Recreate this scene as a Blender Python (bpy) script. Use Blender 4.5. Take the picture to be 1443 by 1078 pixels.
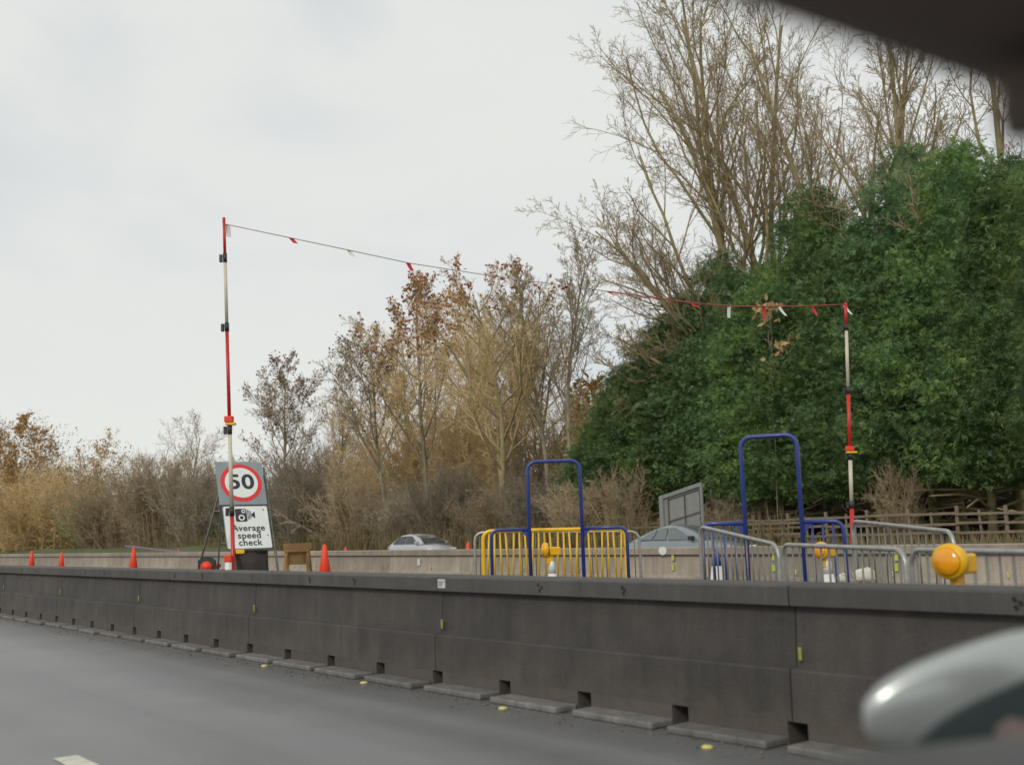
import bpy, bmesh, math, random
import numpy as np
from mathutils import Vector, Matrix

for o in list(bpy.data.objects): bpy.data.objects.remove(o)
scene = bpy.context.scene
COL = scene.collection
rad = math.radians

# ------------------------------------------------------------------ camera
FPX = 1500.0; CX, CY = 721.5, 539.0
ROLL = rad(1.8)
PITCH = math.atan(-.8077*math.sin(ROLL) + .1647*math.cos(ROLL))
EYE = np.array([0., 0., 1.235])
cF = np.array([0, math.cos(PITCH), math.sin(PITCH)])
_u = np.array([0, -math.sin(PITCH), math.cos(PITCH)]); _x = np.array([1., 0, 0])
cR = _x*math.cos(ROLL) - _u*math.sin(ROLL)
cU = _u*math.cos(ROLL) + _x*math.sin(ROLL)
cam = bpy.data.cameras.new('camera')
camo = bpy.data.objects.new('camera', cam); COL.objects.link(camo)
camo.matrix_world = Matrix(((cR[0], cU[0], -cF[0], EYE[0]), (cR[1], cU[1], -cF[1], EYE[1]),
                            (cR[2], cU[2], -cF[2], EYE[2]), (0, 0, 0, 1)))
cam.sensor_fit = 'HORIZONTAL'; cam.sensor_width = 36; cam.lens = FPX/1443*36
cam.clip_start = .02; cam.clip_end = 4000
cam.dof.use_dof = True; cam.dof.focus_distance = 18.0; cam.dof.aperture_fstop = 1.9
scene.camera = camo

# ------------------------------------------------------------------ sky and sun (overcast)
world = bpy.data.worlds.new('World'); scene.world = world; world.use_nodes = True
wn = world.node_tree; wn.nodes.clear()
SUN_AZ, SUN_EL = rad(205), rad(34)          # azimuth clockwise from +Y
sky = wn.nodes.new('ShaderNodeTexSky'); sky.sky_type = 'NISHITA'; sky.sun_disc = False
sky.sun_elevation = SUN_EL; sky.sun_rotation = SUN_AZ; sky.air_density = 1.0; sky.dust_density = 2.0
tc = wn.nodes.new('ShaderNodeTexCoord'); mp = wn.nodes.new('ShaderNodeMapping')
mp.inputs['Scale'].default_value = (1.0, 1.0, 1.9)
nz = wn.nodes.new('ShaderNodeTexNoise'); nz.inputs['Scale'].default_value = 2.6; nz.inputs['Detail'].default_value = 5
nz.inputs['Roughness'].default_value = .5; nz.inputs['Distortion'].default_value = .4
cr = wn.nodes.new('ShaderNodeValToRGB')
cr.color_ramp.elements[0].position = .30; cr.color_ramp.elements[0].color = (.690, .712, .712, 1)
cr.color_ramp.elements[1].position = .68; cr.color_ramp.elements[1].color = (.738, .750, .716, 1)
sc = wn.nodes.new('ShaderNodeVectorMath'); sc.operation = 'SCALE'; sc.inputs['Scale'].default_value = 10.95
fr = wn.nodes.new('ShaderNodeValToRGB')      # thin cloud here and there lets some blue through
fr.color_ramp.elements[0].position = .28; fr.color_ramp.elements[0].color = (.80,)*3 + (1,)
fr.color_ramp.elements[1].position = .52; fr.color_ramp.elements[1].color = (.97,)*3 + (1,)
mx = wn.nodes.new('ShaderNodeMix'); mx.data_type = 'RGBA'
bg = wn.nodes.new('ShaderNodeBackground'); bg.inputs['Strength'].default_value = .1
wo = wn.nodes.new('ShaderNodeOutputWorld')
L = wn.links.new
L(tc.outputs['Generated'], mp.inputs['Vector']); L(mp.outputs[0], nz.inputs['Vector'])
L(nz.outputs['Fac'], cr.inputs[0]); L(nz.outputs['Fac'], fr.inputs[0])
L(cr.outputs[0], sc.inputs[0]); L(fr.outputs[0], mx.inputs[0])
L(sky.outputs[0], mx.inputs[6]); L(sc.outputs[0], mx.inputs[7])
L(mx.outputs[2], bg.inputs['Color']); L(bg.outputs[0], wo.inputs[0])
sl = bpy.data.lights.new('sun', 'SUN'); sl.energy = 1.5; sl.angle = rad(12); sl.color = (1, .93, .80)
slo = bpy.data.objects.new('sun', sl); COL.objects.link(slo)
sd = Vector((math.sin(SUN_AZ)*math.cos(SUN_EL), math.cos(SUN_AZ)*math.cos(SUN_EL), math.sin(SUN_EL)))
slo.rotation_euler = (-sd).to_track_quat('-Z', 'Y').to_euler(); slo.location = (0, -20, 30)
vs = scene.view_settings
vs.view_transform = 'Standard'; vs.look = 'None'; vs.gamma = 1; vs.use_curve_mapping = False; vs.exposure = 0.0

# ------------------------------------------------------------------ pixel -> place
def ray(px, py): return cF + (px-CX)/FPX*cR + (CY-py)/FPX*cU
D = ray(-490, 786); D[2] = 0; D /= np.linalg.norm(D)      # the barriers run this way (to the far left)
NV = np.array([D[1], -D[0], 0.])                          # across the road, away from the camera
RZ = math.atan2(-D[1], -D[0])                             # local x = along the road to the right, y = across
def at(px, py, Y): v = ray(px, py); return EYE + v*(Y/v[1])
def on(px, py, N): v = ray(px, py); return EYE + v*(N/(v@NV))
def sN(q, N, z=0.): p = -D*q + NV*N; return np.array([p[0], p[1], z])
def qN(p): return -(p@D), p@NV
def depth_at(px, N): v = ray(px, 750); return N*v[1]/(v@NV)

# ------------------------------------------------------------------ mesh helpers
def obj(name, me, mat, parent=None, loc=None, rot=None):
    o = bpy.data.objects.new(name, me); COL.objects.link(o)
    if mat is not None and not me.materials: me.materials.append(mat)
    if parent is not None: o.parent = parent
    if loc is not None: o.location = loc
    if rot is not None: o.rotation_euler = rot
    return o
def empty(name, loc=(0, 0, 0), rz=0):
    o = bpy.data.objects.new(name, None); COL.objects.link(o); o.location = loc; o.rotation_euler = (0, 0, rz)
    o.empty_display_size = .2
    return o
def tag(o, label=None, cat=None, group=None, kind=None):
    if label: o['label'] = label
    if cat: o['category'] = cat
    if group: o['group'] = group
    if kind: o['kind'] = kind
    return o
def copy_tree(o, parent=None):
    c = o.copy(); COL.objects.link(c)
    if parent is not None: c.parent = parent
    for ch in list(o.children): copy_tree(ch, c)
    return c
class MB:
    """collects boxes, tubes and prisms into one mesh"""
    def __init__(s): s.v = []; s.f = []; s.sm = []
    def add(s, vs, fs, smooth=False):
        b = len(s.v); s.v += [tuple(map(float, v)) for v in vs]
        s.f += [tuple(b+i for i in f) for f in fs]; s.sm += [smooth]*len(fs); return s
    def box(s, x0, x1, y0, y1, z0, z1):
        v = [(x, y, z) for z in (z0, z1) for y in (y0, y1) for x in (x0, x1)]
        return s.add(v, [(0, 2, 3, 1), (4, 5, 7, 6), (0, 1, 5, 4), (2, 6, 7, 3), (0, 4, 6, 2), (1, 3, 7, 5)])
    def bev(s, x0, x1, y0, y1, z0, z1, b):
        bm = bmesh.new(); bmesh.ops.create_cube(bm, size=1)
        for v in bm.verts:
            v.co = ((x0+x1)/2+v.co.x*(x1-x0), (y0+y1)/2+v.co.y*(y1-y0), (z0+z1)/2+v.co.z*(z1-z0))
        bmesh.ops.bevel(bm, geom=bm.edges[:], offset=b, segments=2, profile=.5, affect='EDGES')
        bm.verts.index_update()
        s.add([v.co[:] for v in bm.verts], [[v.index for v in f.verts] for f in bm.faces]); bm.free(); return s
    def tube(s, pts, r, k=8, closed=False, caps=True):
        P = [np.array(p, float) for p in pts]; n = len(P)
        rs = r if hasattr(r, '__len__') else [r]*n
        T = []
        for i in range(n):
            a = P[(i-1) % n] if (i > 0 or closed) else P[i]; b = P[(i+1) % n] if (i < n-1 or closed) else P[i]
            t = b-a; T.append(t/(np.linalg.norm(t)+1e-9))
        ref = np.array([0, 0, 1.]) if abs(T[0][2]) < .9 else np.array([0, 1., 0])
        u = np.cross(T[0], ref); u /= np.linalg.norm(u)
        vs = []
        for i in range(n):
            u = u - T[i]*(u@T[i]); u /= np.linalg.norm(u); w = np.cross(T[i], u)
            for j in range(k):
                a = 2*math.pi*j/k; vs.append(P[i]+rs[i]*(math.cos(a)*u+math.sin(a)*w))
        fs = [(i*k+j, i*k+(j+1) % k, ((i+1) % n)*k+(j+1) % k, ((i+1) % n)*k+j) for i in range(n if closed else n-1) for j in range(k)]
        b = len(s.v); s.add(vs, fs, True)
        if caps and not closed:
            s.f += [tuple(b+j for j in reversed(range(k))), tuple(b+(n-1)*k+j for j in range(k))]; s.sm += [False]*2
        return s
    def lathe(s, prof, k=20, c=(0, 0, 0), smooth=True):
        vs = [(c[0]+r*math.cos(2*math.pi*j/k), c[1]+r*math.sin(2*math.pi*j/k), c[2]+z) for r, z in prof for j in range(k)]
        n = len(prof)
        fs = [(i*k+j, i*k+(j+1) % k, (i+1)*k+(j+1) % k, (i+1)*k+j) for i in range(n-1) for j in range(k)]
        fs += [tuple(reversed(range(k))), tuple((n-1)*k+j for j in range(k))]
        return s.add(vs, fs, smooth)
    def prism(s, poly, x0, x1):            # poly in (y, z), extruded along x
        n = len(poly); vs = [(x0, y, z) for y, z in poly] + [(x1, y, z) for y, z in poly]
        return s.add(vs, [tuple(range(n)), tuple(reversed(range(n, 2*n)))] + [(i, i+n, (i+1) % n+n, (i+1) % n) for i in range(n)])
    def plate(s, poly, y0, y1):            # poly in (x, z), extruded along y
        n = len(poly); vs = [(x, y0, z) for x, z in poly] + [(x, y1, z) for x, z in poly]
        return s.add(vs, [tuple(range(n)), tuple(reversed(range(n, 2*n)))] + [(i, i+n, (i+1) % n+n, (i+1) % n) for i in range(n)])
    def mesh(s, name='m'):
        me = bpy.data.meshes.new(name); me.from_pydata(s.v, [], s.f)
        me.polygons.foreach_set('use_smooth', s.sm)
        bm = bmesh.new(); bm.from_mesh(me); bmesh.ops.recalc_face_normals(bm, faces=bm.faces[:]); bm.to_mesh(me); bm.free()
        me.update(); return me
    def build(s, name, mat, parent=None, **k): return obj(name, s.mesh(name), mat, parent, **k)
def fast_mesh(name, V, nper, smooth=False):
    """faces of nper consecutive own vertices, numpy in"""
    me = bpy.data.meshes.new(name); n = len(V); me.vertices.add(n); me.vertices.foreach_set('co', V.astype(np.float32).ravel())
    me.loops.add(n); me.loops.foreach_set('vertex_index', np.arange(n, dtype=np.int32))
    m = n//nper; me.polygons.add(m); me.polygons.foreach_set('loop_start', np.arange(0, n, nper, dtype=np.int32))
    me.polygons.foreach_set('loop_total', np.full(m, nper, np.int32)); me.update(calc_edges=True); return me
def tubes_mesh(name, segs, k):
    """segs: array (n, 8) of p0 r0 p1 r1"""
    S = np.asarray(segs, float); p0, r0, p1, r1 = S[:, :3], S[:, 3], S[:, 4:7], S[:, 7]
    t = p1-p0; t /= np.linalg.norm(t, axis=1, keepdims=True)+1e-9
    ref = np.where(np.abs(t[:, 2:3]) < .9, [[0, 0, 1.]], [[1., 0, 0]])
    u = np.cross(t, ref); u /= np.linalg.norm(u, axis=1, keepdims=True); w = np.cross(t, u)
    a = 2*np.pi*np.arange(k)/k
    ring = np.cos(a)[None, :, None]*u[:, None]+np.sin(a)[None, :, None]*w[:, None]
    V = np.stack([p0[:, None]+ring*r0[:, None, None], p1[:, None]+ring*r1[:, None, None]], 1).reshape(-1, 3)
    n = len(S); base = (np.arange(n)*2*k)[:, None]; j = np.arange(k)
    F = np.stack([base+j, base+(j+1) % k, base+k+(j+1) % k, base+k+j], 2).reshape(-1)
    me = bpy.data.meshes.new(name); me.vertices.add(len(V)); me.vertices.foreach_set('co', V.astype(np.float32).ravel())
    me.loops.add(len(F)); me.loops.foreach_set('vertex_index', F.astype(np.int32)); m = len(F)//4
    me.polygons.add(m); me.polygons.foreach_set('loop_start', np.arange(0, len(F), 4, dtype=np.int32))
    me.polygons.foreach_set('loop_total', np.full(m, 4, np.int32)); me.polygons.foreach_set('use_smooth', np.ones(m, bool))
    me.update(calc_edges=True); return me

# ------------------------------------------------------------------ materials
MATS = {}
def mat(name, c1, c2=None, scale=3., rough=.8, metal=0., bump=0., bscale=60., c3=None, detail=6, spec=.5, coat=0., lo=.35, hi=.65, world=False, fine=0.):
    if name in MATS: return MATS[name]
    m = bpy.data.materials.new(name); m.use_nodes = True; nt = m.node_tree; b = nt.nodes['Principled BSDF']; MATS[name] = m
    b.inputs['Roughness'].default_value = rough; b.inputs['Metallic'].default_value = metal
    b.inputs['Specular IOR Level'].default_value = spec; b.inputs['Coat Weight'].default_value = coat
    t = nt.nodes.new('ShaderNodeTexCoord'); src = t.outputs['Object']
    if world: g = nt.nodes.new('ShaderNodeNewGeometry'); src = g.outputs['Position']
    c2 = c2 or tuple(x*.8 for x in c1)
    n = nt.nodes.new('ShaderNodeTexNoise'); n.inputs['Scale'].default_value = scale; n.inputs['Detail'].default_value = detail
    n.inputs['Roughness'].default_value = .65
    r = nt.nodes.new('ShaderNodeValToRGB'); e = r.color_ramp.elements
    e[0].position = lo; e[0].color = c1+(1,); e[1].position = hi; e[1].color = c2+(1,)
    if c3: x = e.new((lo+hi)/2); x.color = c3+(1,)
    nt.links.new(src, n.inputs['Vector']); nt.links.new(n.outputs['Fac'], r.inputs[0])
    col = r.outputs[0]
    if fine:
        n3 = nt.nodes.new('ShaderNodeTexNoise'); n3.inputs['Scale'].default_value = bscale; n3.inputs['Detail'].default_value = 3
        mr = nt.nodes.new('ShaderNodeMapRange'); mr.inputs[1].default_value = .3; mr.inputs[2].default_value = .7
        mr.inputs[3].default_value = 1-fine; mr.inputs[4].default_value = 1+fine
        vm = nt.nodes.new('ShaderNodeVectorMath'); vm.operation = 'SCALE'
        nt.links.new(src, n3.inputs['Vector']); nt.links.new(n3.outputs['Fac'], mr.inputs[0])
        nt.links.new(col, vm.inputs[0]); nt.links.new(mr.outputs[0], vm.inputs['Scale']); col = vm.outputs[0]
    nt.links.new(col, b.inputs['Base Color'])
    if bump:
        n2 = nt.nodes.new('ShaderNodeTexNoise'); n2.inputs['Scale'].default_value = bscale; n2.inputs['Detail'].default_value = 4
        bp = nt.nodes.new('ShaderNodeBump'); bp.inputs['Strength'].default_value = bump; bp.inputs['Distance'].default_value = .01
        nt.links.new(src, n2.inputs['Vector']); nt.links.new(n2.outputs['Fac'], bp.inputs['Height']); nt.links.new(bp.outputs[0], b.inputs['Normal'])
    return m
M_asph = mat('asphalt', (.135, .138, .145), (.175, .175, .176), .5, .40, bump=.25, bscale=90, world=True, fine=.12)
def road_tracks(m):
    nt = m.node_tree; b = nt.nodes['Principled BSDF']; old = b.inputs['Base Color'].links[0].from_socket
    g = nt.nodes.new('ShaderNodeNewGeometry'); vr = nt.nodes.new('ShaderNodeMapping'); vr.vector_type = 'TEXTURE'; vr.inputs['Rotation'].default_value = (0, 0, RZ)
    mp_ = nt.nodes.new('ShaderNodeMapping'); mp_.inputs['Scale'].default_value = (.035, 1.1, 1)
    n_ = nt.nodes.new('ShaderNodeTexNoise'); n_.inputs['Scale'].default_value = 1.0; n_.inputs['Detail'].default_value = 4
    mr = nt.nodes.new('ShaderNodeMapRange'); mr.inputs[1].default_value = .3; mr.inputs[2].default_value = .7; mr.inputs[3].default_value = .68; mr.inputs[4].default_value = 1.25
    sp = nt.nodes.new('ShaderNodeTexNoise'); sp.inputs['Scale'].default_value = 150; mr2 = nt.nodes.new('ShaderNodeMapRange')
    mr2.inputs[1].default_value = .35; mr2.inputs[2].default_value = .7; mr2.inputs[3].default_value = .6; mr2.inputs[4].default_value = 1.5
    mu = nt.nodes.new('ShaderNodeMath'); mu.operation = 'MULTIPLY'; vm = nt.nodes.new('ShaderNodeVectorMath'); vm.operation = 'SCALE'
    k = nt.links.new
    k(g.outputs['Position'], vr.inputs[0]); k(vr.outputs[0], mp_.inputs[0]); k(mp_.outputs[0], n_.inputs['Vector']); k(n_.outputs['Fac'], mr.inputs[0])
    k(g.outputs['Position'], sp.inputs['Vector']); k(sp.outputs['Fac'], mr2.inputs[0]); k(mr.outputs[0], mu.inputs[0]); k(mr2.outputs[0], mu.inputs[1])
    k(old, vm.inputs[0]); k(mu.outputs[0], vm.inputs['Scale']); k(vm.outputs[0], b.inputs['Base Color'])
    k(n_.outputs['Fac'], mr.inputs[0]); rr = nt.nodes.new('ShaderNodeMapRange'); rr.inputs[3].default_value = .30; rr.inputs[4].default_value = .48
    k(n_.outputs['Fac'], rr.inputs[0]); k(rr.outputs[0], b.inputs['Roughness'])
def weather(m, amt=.35, base=True):
    """tone per unit, rain streaks down the face, road splash near the foot"""
    nt = m.node_tree; b = nt.nodes['Principled BSDF']; old = b.inputs['Base Color'].links[0].from_socket; k = nt.links.new
    oi = nt.nodes.new('ShaderNodeObjectInfo'); t = nt.nodes.new('ShaderNodeTexCoord'); g = nt.nodes.new('ShaderNodeNewGeometry')
    mp_ = nt.nodes.new('ShaderNodeMapping'); mp_.inputs['Scale'].default_value = (5.5, 5.5, .35)
    n_ = nt.nodes.new('ShaderNodeTexNoise'); n_.inputs['Scale'].default_value = 1.6; n_.inputs['Detail'].default_value = 6; n_.inputs['Roughness'].default_value = .7
    mr = nt.nodes.new('ShaderNodeMapRange'); mr.inputs[1].default_value = .32; mr.inputs[2].default_value = .68; mr.inputs[3].default_value = 1-amt; mr.inputs[4].default_value = 1+amt
    m2 = nt.nodes.new('ShaderNodeMapRange'); m2.inputs[3].default_value = .84; m2.inputs[4].default_value = 1.2
    mu = nt.nodes.new('ShaderNodeMath'); mu.operation = 'MULTIPLY'; vm = nt.nodes.new('ShaderNodeVectorMath'); vm.operation = 'SCALE'
    k(g.outputs['Position'], mp_.inputs[0]); k(mp_.outputs[0], n_.inputs['Vector']); k(n_.outputs['Fac'], mr.inputs[0]); k(oi.outputs['Random'], m2.inputs[0])
    k(mr.outputs[0], mu.inputs[0]); k(m2.outputs[0], mu.inputs[1]); k(old, vm.inputs[0]); k(mu.outputs[0], vm.inputs['Scale']); out = vm.outputs[0]
    if base:
        sx = nt.nodes.new('ShaderNodeSeparateXYZ'); ns = nt.nodes.new('ShaderNodeTexNoise'); ns.inputs['Scale'].default_value = 7; ns.inputs['Detail'].default_value = 6
        ad = nt.nodes.new('ShaderNodeMath'); ad.operation = 'MULTIPLY_ADD'; ad.inputs[1].default_value = .5; ad.inputs[2].default_value = -.25
        a2 = nt.nodes.new('ShaderNodeMath'); a2.operation = 'ADD'; m3 = nt.nodes.new('ShaderNodeMapRange'); m3.inputs[1].default_value = .30; m3.inputs[2].default_value = .0; m3.inputs[4].default_value = .55
        mx_ = nt.nodes.new('ShaderNodeMix'); mx_.data_type = 'RGBA'; mx_.inputs[7].default_value = (.105, .088, .07, 1)
        k(g.outputs['Position'], sx.inputs[0]); k(g.outputs['Position'], ns.inputs['Vector']); k(ns.outputs['Fac'], ad.inputs[0]); k(ad.outputs[0], a2.inputs[0]); k(sx.outputs['Z'], a2.inputs[1])
        k(a2.outputs[0], m3.inputs[0]); k(m3.outputs[0], mx_.inputs[0]); k(out, mx_.inputs[6]); out = mx_.outputs[2]
    k(out, b.inputs['Base Color'])
M_work = mat('worn_asphalt', (.10, .098, .095), (.15, .145, .14), .7, .8, bump=.3, bscale=60, world=True)
M_grass = mat('verge_grass', (.055, .075, .022), (.11, .10, .045), .35, .95, c3=(.075, .095, .03), world=True, bump=.5, bscale=8)
M_paint = mat('road_paint', (.62, .59, .50), (.45, .43, .38), 9, .6, world=True)
M_dark = mat('dark_concrete', (.048, .044, .042), (.074, .068, .064), 1.6, .85, bump=.35, bscale=70, fine=.14)
M_cap = mat('dark_cap', (.055, .053, .052), (.078, .075, .072), 2.2, .8, bump=.3, bscale=80, fine=.12)
M_pad = mat('pad_rubber', (.11, .11, .112), (.15, .147, .143), 4, .6, bump=.2, bscale=60)
M_conc = mat('pale_concrete', (.245, .21, .175), (.31, .275, .23), 1.3, .9, bump=.3, bscale=40, fine=.1)
M_hole = mat('dark_hole', (.012, .012, .012), (.02, .02, .02), 5, .9)
M_lime = mat('lime_reflector', (.40, .46, .05), (.48, .52, .10), 8, .4)
M_amber = mat('aged_reflector', (.62, .55, .20), (.50, .45, .18), 8, .4)
M_dimref = mat('dull_reflector', (.30, .32, .06), (.22, .24, .06), 12, .5)
M_stick = mat('sticker_paper', (.60, .61, .62), (.48, .49, .5), 30, .6)
M_galv = mat('galvanised_steel', (.40, .40, .38), (.30, .30, .29), 6, .42, metal=.55, fine=.1, bscale=30)
M_blue = mat('blue_paint', (.016, .030, .17), (.022, .045, .24), 5, .38, coat=.15)
M_yell = mat('yellow_paint', (.80, .50, .006), (.68, .40, .008), 5, .42, coat=.2)
M_dully = mat('worn_yellow_paint', (.62, .46, .07), (.50, .38, .12), 7, .5)
M_bar = mat('dark_steel_bar', (.14, .14, .135), (.20, .195, .185), 6, .5, metal=.4)  # same steel as the frames, darkened in colour to imitate backlit bars
M_red = mat('red_plastic', (.55, .022, .014), (.44, .016, .012), 4, .4)
M_cream = mat('cream_plastic', (.58, .54, .43), (.50, .46, .37), 4, .45)
M_black = mat('black_plastic', (.018, .018, .022), (.03, .03, .035), 6, .5)
M_orange = mat('cone_orange', (.80, .055, .012), (.70, .04, .01), 3, .5)
M_white = mat('white_sleeve', (.74, .75, .72), (.62, .62, .6), 5, .45)
M_bluec = mat('cone_blue', (.03, .08, .33), (.02, .06, .25), 4, .5)
M_lamp = mat('lamp_yellow', (.80, .46, .006), (.70, .37, .006), 5, .4)
M_lens = mat('lamp_lens', (.85, .36, .01), (.75, .28, .01), 12, .15, coat=.5)
M_sgrey = mat('sign_grey', (.25, .30, .31), (.21, .25, .265), 3, .5)
M_swhite = mat('sign_white', (.74, .78, .76), (.66, .70, .69), 3, .4)
M_sred = mat('sign_red', (.70, .035, .03), (.62, .03, .03), 3, .4)
M_sblack = mat('sign_black', (.02, .02, .024), (.03, .03, .033), 3, .5)
M_steel = mat('dull_steel', (.10, .10, .10), (.16, .155, .15), 9, .55, metal=.4)
M_wood = mat('trestle_wood', (.42, .25, .10), (.30, .17, .065), 7, .75, bump=.2, bscale=30)
M_fence = mat('fence_wood', (.22, .175, .13), (.15, .12, .09), 4, .9, world=True, bump=.3, bscale=20)
M_board = mat('sign_back', (.27, .275, .26), (.22, .225, .215), 2.5, .5, metal=.2)
M_bag = mat('sandbag_cloth', (.66, .64, .56), (.5, .48, .42), 5, .9, bump=.4, bscale=40)
M_purple = mat('purple_mesh', (.26, .18, .30), (.2, .13, .24), 5, .7)
M_bark = mat('bark_olive', (.24, .195, .105), (.36, .30, .165), 3, .95, world=True, bump=.3, bscale=18)
M_barkg = mat('bark_grey', (.20, .175, .125), (.31, .275, .20), 3, .95, world=True, bump=.3, bscale=18)
M_twig = mat('twig_brown', (.30, .24, .155), (.44, .35, .23), .6, .95, world=True)
M_twigo = mat('twig_golden', (.56, .41, .20), (.68, .52, .28), .6, .95, world=True)
M_twigd = mat('twig_dark', (.21, .18, .135), (.33, .285, .21), .5, .95, world=True)
M_twigl = mat('twig_pale', (.30, .235, .145), (.40, .32, .20), .6, .95, world=True)
M_leaf = mat('dry_leaf', (.38, .17, .085), (.28, .12, .065), 1.4, .9, world=True)
M_seed = mat('seed_heads', (.15, .10, .08), (.26, .15, .10), 1.4, .9, world=True)
M_tan = mat('tan_leaf', (.62, .45, .24), (.48, .33, .16), 2, .9, world=True)
M_con = mat('conifer_green', (.085, .155, .066), (.25, .36, .110), .75, .75, c3=(.145, .245, .088), world=True, lo=.34, hi=.66)  # light and dark clumps in the green imitate shaded gaps in the foliage
M_conb = mat('conifer_bluish', (.080, .155, .075), (.19, .295, .115), .6, .75, world=True)
M_ivy = mat('ivy_green', (.05, .10, .025), (.10, .15, .035), 1.2, .7, world=True)
M_reed = mat('dry_reed', (.22, .17, .085), (.14, .12, .06), .5, .95, world=True)
M_hazel = mat('hazel_tan', (.34, .235, .12), (.46, .34, .18), .6, .9, world=True)
M_gold = mat('golden_leaf', (.40, .22, .05), (.30, .16, .045), .8, .9, world=True)
M_ints = mat('car_trim', (.15, .115, .10), (.17, .13, .115), 6, .7)
M_dash = mat('dash_plastic', (.07, .07, .068), (.085, .085, .082), 6, .55)
M_silv = mat('silver_paint', (.40, .43, .435), (.36, .39, .395), 2, .28, metal=.5, coat=.6)
M_csil = mat('car_silver', (.46, .48, .50), (.43, .45, .47), 2, .3, metal=.35, coat=.6)
M_cgrey = mat('car_bluegrey', (.24, .275, .30), (.22, .255, .28), 2, .3, metal=.4, coat=.6)
M_glass = mat('dark_glass', (.11, .135, .135), (.13, .155, .155), 2, .06, spec=.9)  # base colour paled to stand in for sky reflected in the saloon windows
M_tyre = mat('tyre_rubber', (.02, .02, .02), (.03, .03, .03), 8, .85)

def vary(m, lo, hi):
    nt = m.node_tree; b = nt.nodes['Principled BSDF']; old = b.inputs['Base Color'].links[0].from_socket
    oi = nt.nodes.new('ShaderNodeObjectInfo'); mr = nt.nodes.new('ShaderNodeMapRange'); mr.inputs[3].default_value = lo; mr.inputs[4].default_value = hi
    vm = nt.nodes.new('ShaderNodeVectorMath'); vm.operation = 'SCALE'; nt.links.new(oi.outputs['Random'], mr.inputs[0]); nt.links.new(old, vm.inputs[0]); nt.links.new(mr.outputs[0], vm.inputs['Scale']); nt.links.new(vm.outputs[0], b.inputs['Base Color'])
for m_ in (M_con, M_conb, M_twigd, M_twig): vary(m_, .78, 1.25)
def translucent(m, f):
    nt = m.node_tree; b = nt.nodes['Principled BSDF']; o = [n for n in nt.nodes if n.type == 'OUTPUT_MATERIAL'][0]
    t = nt.nodes.new('ShaderNodeBsdfTranslucent'); x = nt.nodes.new('ShaderNodeMixShader'); x.inputs[0].default_value = f
    nt.links.new(b.inputs['Base Color'].links[0].from_socket, t.inputs['Color']); nt.links.new(b.outputs[0], x.inputs[1]); nt.links.new(t.outputs[0], x.inputs[2]); nt.links.new(x.outputs[0], o.inputs['Surface'])
for m_ in (M_con, M_conb, M_leaf, M_gold, M_tan, M_ivy, M_hazel): translucent(m_, .35)
road_tracks(M_asph); weather(M_dark, .16); weather(M_cap, .14, False); weather(M_pad, .3, False); weather(M_conc, .2)
# ------------------------------------------------------------------ ground, roads
def sheet(name, m, strips, q0, q1, nq=1):
    """strips: list of (N, z) across the road"""
    mb = MB(); qs = np.linspace(q0, q1, nq+1)
    vs = [sN(q, N, z) for q in qs for N, z in strips]; k = len(strips)
    mb.add(vs, [(i*k+j, i*k+j+1, (i+1)*k+j+1, (i+1)*k+j) for i in range(nq) for j in range(k-1)])
    return tag(mb.build(name, m), kind='structure')
sheet('ground', M_grass, [(-900, -.15), (33.5, -.15), (35, .05), (36.5, .25), (60, .35), (1500, .4)], -1500, 1200, 30)
sheet('road', M_asph, [(-14, 0), (5.12, 0)], -700, 150)
sheet('work_area', M_work, [(5.12, -.004), (13.2, -.004)], -700, 150)
sheet('opposite_carriageway', M_work, [(13.2, -.14), (32, -.14)], -700, 150)
for q0 in (-6.75-18, -6.75-9, -6.75, 2.25):
    mb = MB(); mb.add([sN(q0, 1.90, .004), sN(q0, 2.04, .004), sN(q0+2, 2.04, .004), sN(q0+2, 1.90, .004)], [(0, 1, 2, 3)])
    tag(mb.build('lane_marking', M_paint), kind='structure')
# grass bank rising beyond the far left end of the works
mb = MB(); qa, qb = -160, -62; nq, nn = 24, 7
vs = []
for i in range(nq+1):
    for j in range(nn+1):
        a = i/nq; b = j/nn; h = 1.0*math.sin(math.pi*min(1, max(0, b)))**.7*min(1, (1-a)*6)*min(1, a*8+.3)
        vs.append(sN(qa+(qb-qa)*a, 32.2+b*8.5, -.12+max(h, 0)*(.92+.12*math.sin(i*1.7+j))))
mb.add(vs, [(i*(nn+1)+j, i*(nn+1)+j+1, (i+1)*(nn+1)+j+1, (i+1)*(nn+1)+j) for i in range(nq) for j in range(nn)], True)
tag(mb.build('grass_bank', M_grass), kind='structure')

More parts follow.
